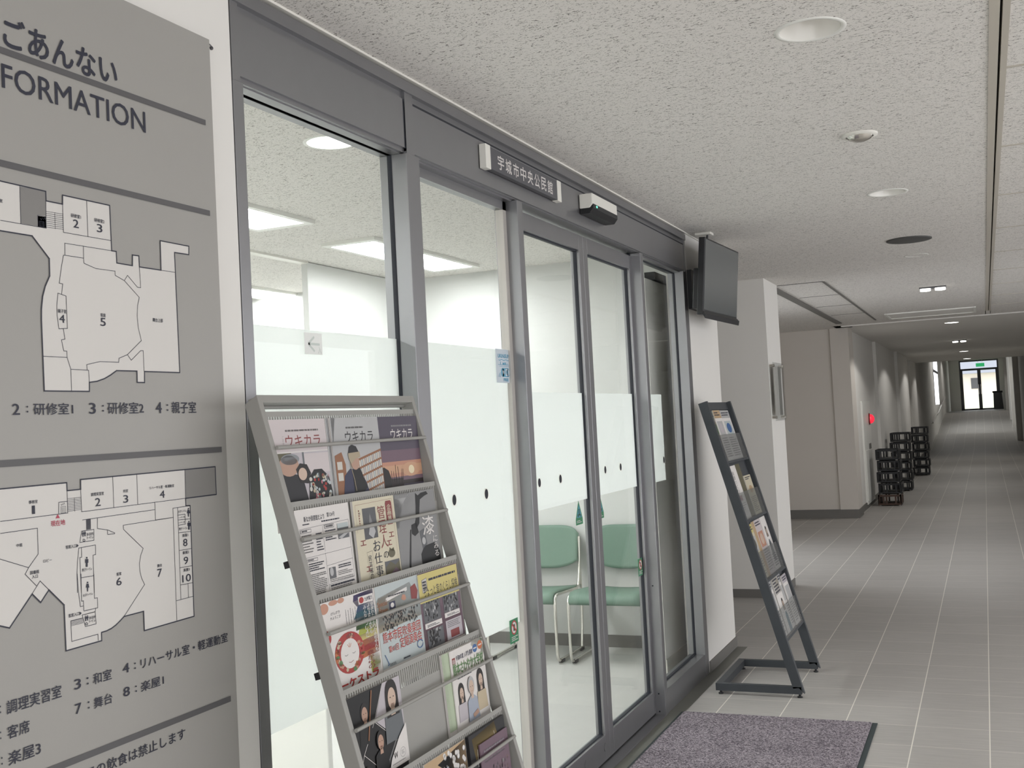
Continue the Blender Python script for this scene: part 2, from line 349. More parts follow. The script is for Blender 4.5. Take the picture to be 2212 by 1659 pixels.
struct('wall_corridor_left', fl, 'left wall of the long corridor')
fr = MB().box(1.02, 1.2, 24, 60.3, 0, 3.6, 'wall_paint')
for y in (37.2, 42.5, 46, 53): fr.box(.86, 1.02, y, y+.5, 0, 3.6, 'wall_paint')
struct('wall_corridor_right', fr, 'right wall of the long corridor with piers')
struct('wall_unseen_right', MB().box(4.0, 4.1, 12.0, 24, 0, CZ, 'wall_paint').box(1.02, 4.0, 24, 24.1, 0, CZ, 'wall_paint'), 'unseen right wall added to keep the far corridor dark')  # out of view, shuts daylight out of the far corridor
struct('wall_end', MB().box(-1.7, -1.10, 60, 60.2, .9, 3.6, 'wall_paint').box(.74, 1.2, 60, 60.2, .9, 3.6, 'wall_paint').box(-1.1, .74, 60, 60.2, 3.47, 3.6, 'wall_paint'), 'end wall of the corridor')
bb = MB().box(X-.02, X+.008, 5.97, 6.668, 0, .06, 'base_gray')
struct('baseboard_left', bb, 'grey baseboard past the glass front')
struct('baseboard_pillar', MB().box(-3.3, -1.497, 8.422, 9.025, 0, .065, 'base_gray'), 'grey baseboard of the pillar')
struct('baseboard_alcove', MB().box(-5.2, -1.553, 14.562, 15.055, 0, .11, 'base_gray'), 'grey baseboard of the side passage')
struct('baseboard_office', MB().box(-3.62, -1.62, 6.518, 6.532, 0, .075, 'base_gray'), 'grey baseboard in the office')
struct('baseboard_corridor', MB().box(-1.6, -1.585, 15.06, 35, 0, .08, 'base_gray'), 'baseboard of the corridor')
# side passage window
w4 = MB().box(-3.1, -3.02, 9.02, 9.08, 0, CZ, 'wall_paint').box(-3.1, -3.02, 11.6, 14.6, 0, CZ, 'alcove_paint').box(-3.1, -3.02, 9.08, 11.6, 2.35, CZ, 'wall_paint')
struct('wall_alcove_left', w4, 'outer wall of the side passage')
wm = struct('window_4', MB().box(-3.08, -3.03, 9.08, 11.6, 0, .05, 'alu').box(-3.08, -3.03, 10.3, 10.36, .05, 2.35, 'alu'), 'daylit window of the side passage')
MB().box(-3.06, -3.054, 9.08, 11.6, .05, 2.35, 'glass').build('glass', wm)

# ---------------- glass front: header, posts, bays
hd = MB()
hd.box(X-.02, X+.006, 1.957, 5.96, 2.405, 2.437, 'alu').box(XI, X-.01, 1.957, 5.96, 2.228, CZ-.014, 'alu').box(XI, X-.008, 1.957, 5.96, CZ-.014, CZ-.005, 'gasket')
hd.box(X-.012, X-.002, 1.985, 2.742, 2.240, 2.383, 'alu').box(X-.012, X-.002, 2.752, 5.925, 2.232, 2.376, 'alu')
hd.box(X-.012, X-.0005, 1.957, 1.985, 2.225, 2.405, 'alu').box(X-.012, X-.0005, 2.752, 2.80, 2.225, 2.405, 'alu').box(X-.012, X-.0005, 5.93, 5.96, 2.225, 2.405, 'alu')
hd.box(X-.011, X-.0035, 2.742, 2.752, 2.24, 2.384, 'gasket').box(X-.011, X-.0025, 1.985, 5.93, 2.376, 2.383, 'gasket')
struct('trim_5', hd, 'grey metal header over the glass front')
def post(n, y0, y1, xa=X, xb=XI, z0=0, z1=2.226, extra=None, label=''):
    mb = MB().box(xb, xa, y0, y1, z0, z1, 'alu')
    mb.box(X-.064, X-.050, y0-.003, y1+.003, z0, z1, 'gasket')
    if extra: extra(mb)
    return struct(n, mb, label, bevel=.0015)
post('trim_6', 1.957, 1.994, label='left jamb of the glass front')
post('trim_7', 2.747, 2.824, label='post between the two wide panes')
post('trim_8', 3.556, 3.604, label='post left of the sliding doors')
def scr(mb):
    for z in (.104, .02, .618): mb.tube([(X-.03, 5.0665, z), (X-.03, 5.0655, z)], .004, 'gasket', 10)
post('trim_9', 5.067, 5.112, extra=scr, label='post right of the sliding doors')
post('trim_10', 5.888, 5.962, label='right jamb of the glass front')
def bay(n, y0, y1, z0, z1, label, film=None, rail=.10, dots=(), sash=0):
    mb = MB().box(XI, X-.003, y0, y1, .0, z0, 'alu').box(X-.064, X-.050, y0, y1, z0-.002, z0+.006, 'gasket').box(XI, X-.02, y0, y1, min(z1, 2.2255), 2.2285, 'alu').box(X-.064, X-.050, y0, y1, z1-.003, z1+.001, 'gasket')
    if sash:
        mb.box(X-.075, X-.045, y0, y1, z1-sash, z1, 'alu'); mb.box(X-.075, X-.045, y1-.028, y1, z0, z1, 'alu_light')
    w = struct(n, mb, label)
    MB().box(X-.060, X-.054, y0, y1, z0, z1-sash, 'glass').build('glass', w)
    if film: film_on(w, film, X-.0535, dots)
    return w
def film_on(w, film, x, dots):
    a, b, c, d = film
    f = MB().box(x-.0085, x-.0068, a, b, c, d, 'frost').build('frosted_film', w)
    for y, z in dots:
        n = 20; ring = [(x+.0012, y+.0135*math.cos(2*math.pi*k/n), z+.0165*math.sin(2*math.pi*k/n)) for k in range(n)]
        r2 = [(x+.0010, y+.0165*math.cos(2*math.pi*k/n), z+.0195*math.sin(2*math.pi*k/n)) for k in range(n)]
        MB().prism(ring, (-.0004, 0, 0), 'gasket').prism(r2, (-.0004, 0, 0), 'white_plastic').build('marker_dot', w)
bay('window_1', 1.994, 2.747, .10, 2.2285, 'wide clear pane with a frosted band left of the doors', (1.994, 2.747, .745, 1.690))
bay('window_2', 2.824, 3.556, .10, 2.222, 'second wide pane with a frosted band', (2.826, 3.527, .733, 1.690), dots=((3.048, 1.2), (3.287, 1.2)), sash=.03)
bay('window_3', 5.112, 5.888, .115, 2.219, 'narrow side pane right of the sliding doors', (5.16, 5.515, 1.097, 1.542), dots=((5.47, 1.203),))
def leaf(n, y0, y1, label, dots, st=.052):
    xa, xb = -1.533, -1.573
    mb = MB().box(xb, xa, y0, y0+st, .012, 2.214, 'alu').box(xb, xa, y1-st, y1, .012, 2.214, 'alu').box(xb, xa, y0+st, y1-st, .012, .115, 'alu').box(xb, xa, y0+st, y1-st, 2.148, 2.214, 'alu')
    mb.box(xb+.012, xa-.012, y0+st-.004, y0+st+.004, .115, 2.148, 'gasket').box(xb+.012, xa-.012, y1-st-.004, y1-st+.004, .115, 2.148, 'gasket').box(xb+.012, xa-.012, y0+st, y1-st, .112, .120, 'gasket').box(xb+.012, xa-.012, y0+st, y1-st, 2.142, 2.150, 'gasket')
    w = struct(n, mb, label, bevel=.0015)
    MB().box(xb+.017, xa-.017, y0+st, y1-st, .115, 2.148, 'glass').build('glass', w)
    film_on(w, (y0+st, y1-st, 1.099, 1.543), xa-.014, dots)
    return w
d1 = leaf('door_1', 3.66, 4.375, 'left leaf of the glass sliding doors', ((3.778, 1.203), (3.998, 1.203)))
for y in (4.078, 4.315): MB().tube([(-1.534, y, .068), (-1.5305, y, .068)], .017, 'alu', 24).build('bolt_cap', d1)
leaf('door_2', 4.377, 5.085, 'right leaf of the glass sliding doors', ((4.549, 1.206), (4.769, 1.206)))
struct('trim_11', MB().box(-1.60, X+.002, 3.604, 5.067, 0, .006, 'alu').box(-1.5535, -1.5505, 3.604, 5.067, .006, .011, 'gasket'), 'metal door threshold')
# far double door
dz = .93
d3 = MB().box(-1.10, -1.03, 60, 60.12, dz, 3.47, 'charcoal').box(.67, .74, 60, 60.12, dz, 3.47, 'charcoal').box(-1.03, .67, 60, 60.12, 3.40, 3.47, 'charcoal').box(-1.03, .67, 60, 60.12, 2.95, 3.05, 'charcoal').box(-.26, -.10, 60, 60.12, dz, 2.95, 'charcoal').box(-1.03, .67, 60, 60.12, dz, dz+.08, 'charcoal').box(-1.03, -.95, 60, 60.12, dz, 2.95, 'charcoal').box(.59, .67, 60, 60.12, dz, 2.95, 'charcoal')
w = struct('door_3', d3, 'glazed double doors at the far end')
MB().box(-1.03, .67, 60.05, 60.06, dz, 3.40, 'glass').build('glass', w)
MB().box(-.24, -.22, 59.93, 60, dz+.8, dz+1.3, 'chrome').box(-.14, -.12, 59.93, 60, dz+.8, dz+1.3, 'chrome').build('handle', w)
w5 = struct('window_5', MB().box(-1.60, -1.592, 40.9, 41.1, 1.35, 3.0, 'charcoal').box(-1.60, -1.592, 44.9, 45.1, 1.35, 3.0, 'charcoal').box(-1.60, -1.592, 41.1, 44.9, 2.5, 2.6, 'charcoal'), 'bright tall window in the corridor wall')
MB().box(-1.598, -1.594, 41.1, 44.9, 1.35, 3.0, 'lit_pane').build('lit_pane', w5)
# outside the far doors
ht_ = (0, 78, 0)
h = thing('house', 'pale house with a grey tiled roof outside the far glass doors', 'house', (0, 80, .5))
MB().box(-6, 7, 78, 84, .5, 3.3, 'house_wall').build('wall', h)
MB().prism([(-6.5, 77.4, 3.2), (-6.5, 81, 5.2), (-6.5, 84.6, 3.2)], (14, 0, 0), 'roof_tile').build('roof', h)
MB().box(-.75, -.15, 77.95, 78, 2.2, 2.9, 'charcoal').build('window', h)
tag(rebase(MB().box(-7, 7, 68, 68.15, .3, 1.75, 'fence_wall').build('garden_wall'), (0, 68, .3)), 'low pale wall outside the far glass doors', 'wall')
struct('ground_outside', MB().box(-9, 9, 60.2, 86, .2, .5, 'fence_wall'), 'paving outside the far doors')

# ------------------------------------------------------------------ lights of the place, and lamps added out of view
def troffer(x0, x1, y0, y1, lab):
    t = thing('troffer_light', lab, 'ceiling light', ((x0+x1)/2, (y0+y1)/2, CZ-.03), 'troffers of the office')
    MB().box(x0, x0+.03, y0, y1, CZ-.018, CZ+.002, 'white_metal').box(x1-.03, x1, y0, y1, CZ-.018, CZ+.002, 'white_metal').box(x0+.03, x1-.03, y0, y0+.05, CZ-.018, CZ+.002, 'white_metal').box(x0+.03, x1-.03, y1-.05, y1, CZ-.018, CZ+.002, 'white_metal').build('frame', t)
    MB().box(x0+.03, x1-.03, y0+.05, y1-.05, CZ-.007, CZ-.003, 'troffer_glow').build('diffuser', t)
troffer(-3.21, -2.88, 4.93, 6.23, 'lit office troffer nearest the back wall, seen over the frosted glass')
troffer(-3.21, -2.88, 3.08, 4.38, 'lit office troffer seen in the top left of the first pane')
troffer(-4.80, -4.47, 5.37, 6.67, 'lit office troffer beyond the white partition, lowest in the first pane')
for y in (1.23, -.62, -2.4): troffer(-3.21, -2.88, y, y+1.3, 'lit office troffer out of sight behind the guide board')
for y in (3.5, 1.6, -.3, -2.2): troffer(-4.80, -4.47, y, y+1.3, 'lit office troffer out of sight behind the guide board')
for y in (4.9, 2.2, -.6): troffer(-6.6, -6.27, y, y+1.3, 'lit office troffer out of sight behind the guide board')

def downlight(x, y, r, lit, label, size=1.0, group=None, cat='ceiling light'):
    CZ = 2.45 if y < 30 else 3.55
    t = thing('downlight', label, cat, (x, y, CZ), group)
    MB().lathe((x, y, CZ), [(r*1.15, .0005), (r*1.14, -.002), (r*1.0, -.0025), (r*.98, 0)], 'white_metal').build('trim_ring', t)
    if lit:
        MB().lathe((x, y, CZ), [(r*.98, -.002), (0, -.0025)], 'lamp_on').build('lamp', t)
    else:
        MB().lathe((x, y, CZ), [(r*.98, 0), (r*.90, .045), (r*.55, .085)], 'reflector').build('reflector', t)
        MB().lathe((x, y, CZ), [(r*.56, .084), (r*.3, .075), (0, .075)], 'white_plastic').build('lamp', t)
    return t
downlight(-.37, 3.003, .083, False, 'unlit round downlight nearest the camera in the speckled ceiling')
downlight(-.367, 5.524, .083, False, 'second unlit round downlight, between the clear sensor dome and the dark disc')
downlight(OD[0], OD[1], .085, True, 'lit round downlight in the office ceiling behind the first pane')
t = thing('ceiling_detector', 'small clear domed emergency light between the two unlit downlights', 'emergency light', (-.37, 4.27, CZ))
MB().lathe((-.37, 4.27, CZ), [(.066, 0), (.066, -.006), (.05, -.009)], 'white_plastic').build('base_ring', t)
MB().lathe((-.37, 4.27, CZ), [(.048, -.008), (.04, -.018), (.02, -.026), (0, -.028)], 'chrome').build('dome', t)
t = tag(rebase(MB().lathe((-.37, 7.19, CZ), [(.135, 0), (.135, -.006), (.128, -.008), (0, -.008)], 'dark_disc').build('ceiling_speaker'), (-.37, 7.19, CZ)), 'dark grey round speaker disc in the corridor ceiling', 'speaker')
downlight(-.37, 8.0, .07, False, 'small pale downlight just past the dark disc')
def twin(x, y, label):
    t = thing('twin_spotlight', label, 'ceiling light', (x, y, CZ), 'lit ceiling lights along the corridor')
    MB().box(x-.11, x+.11, y-.06, y+.06, CZ-.012, CZ, 'charcoal').build('housing', t)
    for dx in (-.062, .062): MB().lathe((x+dx, y, CZ-.012), [(.044, 0), (.044, -.018), (.036, -.02), (0, -.02)], 'lamp_on', 20).build('lamp', t)
twin(-.36, 10.33, 'lit twin spotlight nearest the camera in the corridor ceiling')
twin(-.33, 19.8, 'lit twin spotlight further down the corridor, past the added ceiling strip')
for y, lab in ((15.2, 'lit downlight just past the added ceiling strip'), (24.3, 'lit downlight behind the second twin spotlight'), (28.7, 'last lit downlight before the far doors')):
    downlight(-.33, y, .085, True, lab, group='lit ceiling lights along the corridor')
def added_lobby_lamp(x, y):  # unseen lamp added to raise the brightness of floor and ceiling
    downlight(x, y, .083, True, 'downlight added out of view behind the camera to brighten the lobby', group='added downlights behind the camera')
    l = bpy.data.lights.new('added_lobby_lamp', 'SPOT'); l.spot_size = math.radians(118); l.spot_blend = .5; l.shadow_soft_size = .08; l.energy = ADDED_LOBBY_LAMP; l.color = (1, .985, .97)
    o = bpy.data.objects.new('added_lobby_lamp', l); COL.objects.link(o); o.location = (x, y, CZ-.09)
for x in (1.5, 3.0):
    for y in (-2.8, -.2, 2.4, 5.0): added_lobby_lamp(x, y)
def spot(name, loc, energy, ang, blend=.15, rad=.05, col=(1, .975, .94), rot=(0, 0, 0)):
    l = bpy.data.lights.new(name, 'SPOT'); l.energy = energy; l.spot_size = math.radians(ang); l.spot_blend = blend; l.shadow_soft_size = rad; l.color = col
    o = bpy.data.objects.new(name, l); COL.objects.link(o); o.location = loc; o.rotation_euler = rot
for y, e in ((10.33, 8), (15.2, 40), (19.8, 40), (24.3, 34), (28.7, 26), (40, 40), (50, 40)): spot('downlight_beam', (-.35, y, CZ-.04 if y < 30 else 3.5), e, 150)  # the last two serve the lamps added above the ramp

# daylight falling in through the side passage window
l = bpy.data.lights.new('passage_daylight', 'AREA'); l.shape = 'RECTANGLE'; l.size = 2.4; l.size_y = 2.2; l.energy = 25; l.color = (.92, .95, 1)
o = bpy.data.objects.new('passage_daylight', l); COL.objects.link(o); o.location = (-3.3, 10.34, 1.25); o.rotation_euler = (0, -(math.pi/2-.4), 0); l.spread = math.radians(120)
for y in (40, 50): downlight(-.35, y, .085, True, 'downlight added above the ramp, out of view, to brighten the far end', group='added downlights above the ramp')  # unseen lamps added to brighten the far end of the corridor

# ------------------------------------------------------------------ guide board
BX = -1.470
gb = thing('guide_board', 'large grey building guide board with floor maps on the left wall', 'sign board', (X, 1.3, .45))
ART = [
('T','ink','ごあんない',[1.3224,2.1034,1.584,2.1577],0.02,'B'),
('P','bar',[(0.9,2.08955),(1.8372,2.08955),(1.8372,2.10105),(0.9,2.10105)],'B'),
('P','bar',[(0.9,1.8971500000000001),(1.8391,1.8971500000000001),(1.8391,1.90865),(0.9,1.90865)],'B'),
('P','bar',[(0.9,1.3998500000000003),(1.845,1.3998500000000003),(1.845,1.41135),(0.9,1.41135)],'B'),
('P','bar',[(0.9,0.8839499999999999),(1.8407,0.8839499999999999),(1.8407,0.89545),(0.9,0.89545)],'B'),
('T','ink','FORMATION',[1.3165,2.0315,1.6557,2.0735],.004,'B'),('T','ink','IN',[1.268,2.0315,1.308,2.0735],.004,'B'),
('P','map',[(1.2319,1.8728),(1.4014,1.8719),(1.4013,1.8553),(1.4383,1.8556),(1.439,1.8719),(1.5515,1.8722),(1.5524,1.7873),(1.5639,1.7873),(1.5643,1.7658),(1.605,1.7654),(1.6061,1.786),(1.623,1.7863),(1.6235,1.7651),(1.6834,1.7653),(1.6842,1.824),(1.7683,1.8239),(1.7672,1.8064),(1.7244,1.8057),(1.7256,1.5642),(1.6262,1.564),(1.6251,1.5428),(1.6057,1.5428),(1.6061,1.5643),(1.553,1.5639),(1.5374,1.5552),(1.5222,1.5485),(1.5035,1.5432),(1.4854,1.5411),(1.4846,1.5248),(1.3827,1.5249),(1.382,1.6455),(1.383,1.6663),(1.3865,1.6874),(1.3932,1.7062),(1.4036,1.7248),(1.404,1.7548),(1.3685,1.7896),(1.3035,1.7891),(1.2287,1.7889)],'U'),
('P','dark',[(1.3467,1.8707),(1.4014,1.8719),(1.4001,1.829),(1.382,1.827),(1.3812,1.8078),(1.3456,1.8077)],'U'),
('L','ink',0.0022,[(1.2319,1.8728),(1.4014,1.8719),(1.4013,1.8553),(1.4383,1.8556),(1.439,1.8719),(1.5515,1.8722),(1.5524,1.7873),(1.5639,1.7873),(1.5643,1.7658),(1.605,1.7654),(1.6061,1.786),(1.623,1.7863),(1.6235,1.7651),(1.6834,1.7653),(1.6842,1.824),(1.7683,1.8239),(1.7672,1.8064),(1.7244,1.8057),(1.7256,1.5642),(1.6262,1.564),(1.6251,1.5428),(1.6057,1.5428),(1.6061,1.5643),(1.553,1.5639),(1.5374,1.5552),(1.5222,1.5485),(1.5035,1.5432),(1.4854,1.5411),(1.4846,1.5248),(1.3827,1.5249),(1.382,1.6455),(1.383,1.6663),(1.3865,1.6874),(1.3932,1.7062),(1.4036,1.7248),(1.404,1.7548),(1.3685,1.7896),(1.3035,1.7891),(1.2287,1.7889)],'U'),
('L','ink',0.001,[(1.3042,1.8065),(1.3985,1.8072)],'U'),
('L','ink',0.001,[(1.4014,1.8719),(1.3994,1.8073)],'U'),
('L','ink',0.001,[(1.3461,1.8706),(1.3456,1.8077)],'U'),
('L','ink',0.001,[(1.4383,1.8556),(1.4379,1.8055)],'U'),
('L','ink',0.001,[(1.4379,1.8055),(1.5523,1.8062)],'U'),
('L','ink',0.001,[(1.4952,1.8715),(1.4949,1.8059)],'U'),
('L','ink',0.001,[(1.5524,1.7873),(1.4401,1.7865),(1.4395,1.765),(1.4828,1.7651),(1.4831,1.7865)],'U'),
('L','ink',0.001,[(1.4828,1.7651),(1.4831,1.7559),(1.5113,1.7494),(1.5589,1.7499),(1.5589,1.742),(1.5821,1.7345),(1.5909,1.7454),(1.6165,1.7249),(1.6246,1.7251),(1.6235,1.7651)],'U'),
('L','ink',0.001,[(1.5821,1.7345),(1.6199,1.7061),(1.6146,1.69),(1.6122,1.6696),(1.6142,1.6467),(1.621,1.6231),(1.5828,1.5947),(1.5921,1.5845),(1.6179,1.6036),(1.6248,1.6039),(1.625,1.5639)],'U'),
('L','ink',0.001,[(1.5828,1.5947),(1.5607,1.5871),(1.5595,1.5795),(1.5127,1.5794),(1.4809,1.5729),(1.4811,1.5635)],'U'),
('L','ink',0.001,[(1.4854,1.5411),(1.4847,1.5627),(1.4433,1.5636),(1.4432,1.5258)],'U'),
('L','ink',0.001,[(1.4433,1.5636),(1.4357,1.5841),(1.3835,1.5843)],'U'),
('L','ink',0.001,[(1.4357,1.5841),(1.4356,1.5952),(1.4288,1.5952),(1.4246,1.6145),(1.4325,1.6163),(1.4296,1.6341)],'U'),
('L','ink',0.001,[(1.4203,1.6962),(1.4385,1.6927),(1.4388,1.6355),(1.4197,1.6335),(1.4168,1.6558),(1.4169,1.6742),(1.4203,1.6962)],'U'),
('L','ink',0.001,[(1.4287,1.6951),(1.4319,1.7134),(1.4242,1.714),(1.4307,1.7445),(1.436,1.7646),(1.4395,1.765)],'U'),
('L','ink',0.001,[(1.6834,1.7653),(1.7229,1.7654)],'U'),
('L','ink',0.0007,[(1.4008,1.8368),(1.4388,1.838)],'U'),
('L','ink',0.0007,[(1.4006,1.8333),(1.4386,1.8346)],'U'),
('L','ink',0.0007,[(1.4005,1.8299),(1.4385,1.8312)],'U'),
('L','ink',0.0007,[(1.4003,1.8264),(1.4383,1.8278)],'U'),
('L','ink',0.0007,[(1.4002,1.823),(1.4382,1.8244)],'U'),
('L','ink',0.0007,[(1.4,1.8195),(1.438,1.821)],'U'),
('L','ink',0.0007,[(1.3998,1.8161),(1.4378,1.8176)],'U'),
('L','ink',0.0007,[(1.3997,1.8126),(1.4377,1.8142)],'U'),
('L','ink',0.0007,[(1.3995,1.8092),(1.4375,1.8108)],'U'),
('L','ink',0.0007,[(1.4198,1.8374),(1.4198,1.809)],'U'),
('L','ink',0.0007,[(1.382,1.827),(1.4,1.8277),(1.3998,1.8071)],'U'),
('L','ink',0.0007,[(1.382,1.827),(1.3815,1.8071)],'U'),
('P','map',[(1.3827,1.8263),(1.3997,1.8271),(1.3995,1.8079),(1.3818,1.8076)],'U'),
('L','ink',0.0006,[(1.3852,1.8175),(1.3956,1.8178),(1.3956,1.8091),(1.3848,1.8089),(1.3852,1.8175)],'U'),
('L','ink',0.0006,[(1.3877,1.8164),(1.3878,1.8096)],'U'),
('L','ink',0.0006,[(1.3907,1.8163),(1.3907,1.8095)],'U'),
('L','ink',0.0006,[(1.3933,1.8164),(1.3933,1.8096)],'U'),
('L','ink',0.0006,[(1.3867,1.823),(1.3892,1.8202),(1.392,1.8243)],'U'),
('L','ink',0.0006,[(1.3938,1.8209),(1.3963,1.8255),(1.3981,1.8221)],'U'),
('T','ink','研修室1',[1.4563,1.8353,1.4797,1.8424],0.015,'U'),
('T','ink','研修室2',[1.5117,1.8355,1.5363,1.8428],0.015,'U'),
('T','ink','親子室',[1.4185,1.6616,1.4375,1.6685],0.015,'U'),
('T','ink','客席',[1.5181,1.6612,1.5307,1.6684],0.015,'U'),
('T','ink','舞台上部',[1.6541,1.6614,1.682,1.6692],0.015,'U'),
('T','ink','2',[1.461,1.8177,1.4737,1.8325],0.006,'U'),
('T','ink','3',[1.5173,1.8176,1.5307,1.8328],0.006,'U'),
('T','ink','4',[1.4212,1.6446,1.4335,1.6589],0.006,'U'),
('T','ink','5',[1.5171,1.6448,1.5304,1.6598],0.006,'U'),
('T','ink','室',[1.3029,1.8364,1.3095,1.8425],0.015,'U'),
('T','ink','2',[1.3147,1.4847,1.3299,1.5032],0.008,'B'),
('T','ink','：',[1.3434,1.4884,1.3471,1.4995],0.008,'B'),
('T','ink','研修室1',[1.358,1.4839,1.4451,1.5042],0.008,'B'),
('T','ink','3',[1.4823,1.4842,1.4982,1.5042],0.008,'B'),
('T','ink','：',[1.5135,1.4882,1.5179,1.5003],0.008,'B'),
('T','ink','研修室2',[1.5268,1.4833,1.6199,1.5053],0.008,'B'),
('T','ink','4',[1.6528,1.4836,1.6696,1.5053],0.008,'B'),
('T','ink','：',[1.683,1.4879,1.6881,1.501],0.008,'B'),
('T','ink','親子室',[1.6974,1.4827,1.7702,1.5063],0.008,'B'),
('P','map',[(1.2283,1.3648),(1.4245,1.3655),(1.4246,1.3516),(1.4558,1.3517),(1.4564,1.3688),(1.8219,1.3709),(1.822,1.3135),(1.7277,1.3133),(1.7275,1.2982),(1.74,1.2977),(1.7384,1.0779),(1.5988,1.0764),(1.5989,1.1124),(1.5483,1.112),(1.5377,1.1058),(1.5272,1.1004),(1.5155,1.0963),(1.504,1.0943),(1.4918,1.094),(1.4916,1.0794),(1.4096,1.0786),(1.4089,1.1571),(1.3772,1.1878),(1.359,1.1696),(1.3419,1.1867),(1.2943,1.1396),(1.2333,1.1623)],'L'),
('L','ink',0.0022,[(1.2283,1.3648),(1.4245,1.3655),(1.4246,1.3516),(1.4558,1.3517),(1.4564,1.3688),(1.8219,1.3709),(1.822,1.3135),(1.7277,1.3133),(1.7275,1.2982),(1.74,1.2977),(1.7384,1.0779),(1.5988,1.0764),(1.5989,1.1124),(1.5483,1.112),(1.5377,1.1058),(1.5272,1.1004),(1.5155,1.0963),(1.504,1.0943),(1.4918,1.094),(1.4916,1.0794),(1.4096,1.0786),(1.4089,1.1571),(1.3772,1.1878),(1.359,1.1696),(1.3419,1.1867),(1.2943,1.1396),(1.2333,1.1623)],'L'),
('P','dark',[(1.7287,1.3692),(1.8219,1.3709),(1.822,1.3135),(1.7277,1.3133)],'L'),
('L','ink',0.001,[(1.2838,1.3128),(1.4246,1.313)],'L'),
('L','ink',0.001,[(1.5333,1.3679),(1.5331,1.3128)],'L'),
('L','ink',0.001,[(1.5947,1.3683),(1.5945,1.3127)],'L'),
('L','ink',0.001,[(1.4556,1.3517),(1.4561,1.3121),(1.7277,1.3133),(1.7287,1.3699)],'L'),
('L','ink',0.001,[(1.4246,1.3516),(1.4244,1.3135)],'L'),
('L','ink',0.001,[(1.4043,1.3134),(1.4053,1.333),(1.4243,1.3334)],'L'),
('L','ink',0.001,[(1.4573,1.2976),(1.6393,1.2989)],'L'),
('L','ink',0.001,[(1.64,1.3123),(1.6401,1.2791)],'L'),
('L','ink',0.001,[(1.4923,1.2972),(1.4913,1.2788),(1.516,1.2736),(1.533,1.2664),(1.5323,1.2648),(1.5156,1.2656),(1.5152,1.2737)],'L'),
('L','ink',0.001,[(1.4542,1.2783),(1.4829,1.2783),(1.482,1.259),(1.4492,1.259),(1.4542,1.2783)],'L'),
('L','ink',0.001,[(1.74,1.2977),(1.69,1.2969)],'L'),
('L','ink',0.001,[(1.6401,1.2791),(1.6892,1.2791)],'L'),
('L','ink',0.001,[(1.6892,1.2791),(1.5551,1.278),(1.5553,1.2704),(1.6041,1.2294),(1.5966,1.2165),(1.5928,1.2028),(1.5932,1.1874),(1.5973,1.1737),(1.6041,1.1617)],'L'),
('L','ink',0.001,[(1.7026,1.282),(1.7241,1.2822),(1.7239,1.2625),(1.7031,1.2623)],'L'),
('L','ink',0.001,[(1.703,1.2727),(1.7391,1.2714)],'L'),
('L','ink',0.001,[(1.7032,1.2474),(1.7393,1.2464)],'L'),
('L','ink',0.001,[(1.7029,1.2129),(1.739,1.2123)],'L'),
('L','ink',0.001,[(1.7025,1.179),(1.7386,1.1781)],'L'),
('L','ink',0.001,[(1.7022,1.1453),(1.7383,1.1444)],'L'),
('L','ink',0.001,[(1.283,1.2935),(1.3576,1.2939),(1.3574,1.2508),(1.3366,1.2309),(1.2483,1.265)],'L'),
('L','ink',0.001,[(1.3366,1.2309),(1.329,1.2211),(1.351,1.199)],'L'),
('L','ink',0.001,[(1.3419,1.1869),(1.3593,1.2055),(1.3772,1.188)],'L'),
('L','ink',0.001,[(1.4522,1.2498),(1.4522,1.2328),(1.4479,1.2329),(1.4484,1.1718)],'L'),
('L','ink',0.001,[(1.4463,1.2495),(1.4522,1.2498),(1.4852,1.2503),(1.4849,1.2333),(1.4787,1.233),(1.4782,1.1669)],'L'),
('L','ink',0.001,[(1.4463,1.2495),(1.4422,1.2255),(1.4401,1.2054),(1.4399,1.1731)],'L'),
('L','ink',0.001,[(1.4489,1.1974),(1.4789,1.1967)],'L'),
('L','ink',0.001,[(1.7236,1.2451),(1.7236,1.245)],'L'),
('L','ink',0.001,[(1.69,1.2969),(1.6882,1.0791)],'L'),
('L','ink',0.001,[(1.7034,1.2964),(1.7023,1.1176)],'L'),
('L','ink',0.001,[(1.6041,1.1617),(1.5483,1.112)],'L'),
('L','ink',0.001,[(1.4492,1.2039),(1.4482,1.1567),(1.4525,1.1568),(1.4528,1.1389),(1.4851,1.1388),(1.4852,1.1565),(1.4783,1.1568),(1.479,1.1996)],'L'),
('L','ink',0.001,[(1.4407,1.2052),(1.4417,1.1765),(1.4451,1.1478),(1.451,1.148)],'L'),
('L','ink',0.001,[(1.4484,1.1326),(1.4787,1.1329),(1.4799,1.1114),(1.4549,1.1114),(1.4484,1.1326)],'L'),
('L','ink',0.001,[(1.4802,1.1393),(1.4787,1.1329)],'L'),
('L','ink',0.001,[(1.4541,1.1326),(1.4787,1.1329)],'L'),
('L','ink',0.001,[(1.4481,1.1273),(1.4224,1.1272),(1.4228,1.0919),(1.4834,1.0925),(1.4834,1.0817)],'L'),
('L','ink',0.001,[(1.7245,1.1451),(1.7245,1.1174)],'L'),
('L','ink',0.001,[(1.6897,1.1168),(1.7377,1.1175)],'L'),
('L','ink',0.0007,[(1.425,1.3378),(1.4557,1.3377)],'L'),
('L','ink',0.0007,[(1.4249,1.3351),(1.4556,1.335)],'L'),
('L','ink',0.0007,[(1.4247,1.3323),(1.4554,1.3324)],'L'),
('L','ink',0.0007,[(1.4246,1.3296),(1.4553,1.3297)],'L'),
('L','ink',0.0007,[(1.4245,1.3269),(1.4552,1.327)],'L'),
('L','ink',0.0007,[(1.4244,1.3241),(1.455,1.3244)],'L'),
('L','ink',0.0007,[(1.4242,1.3214),(1.4549,1.3217)],'L'),
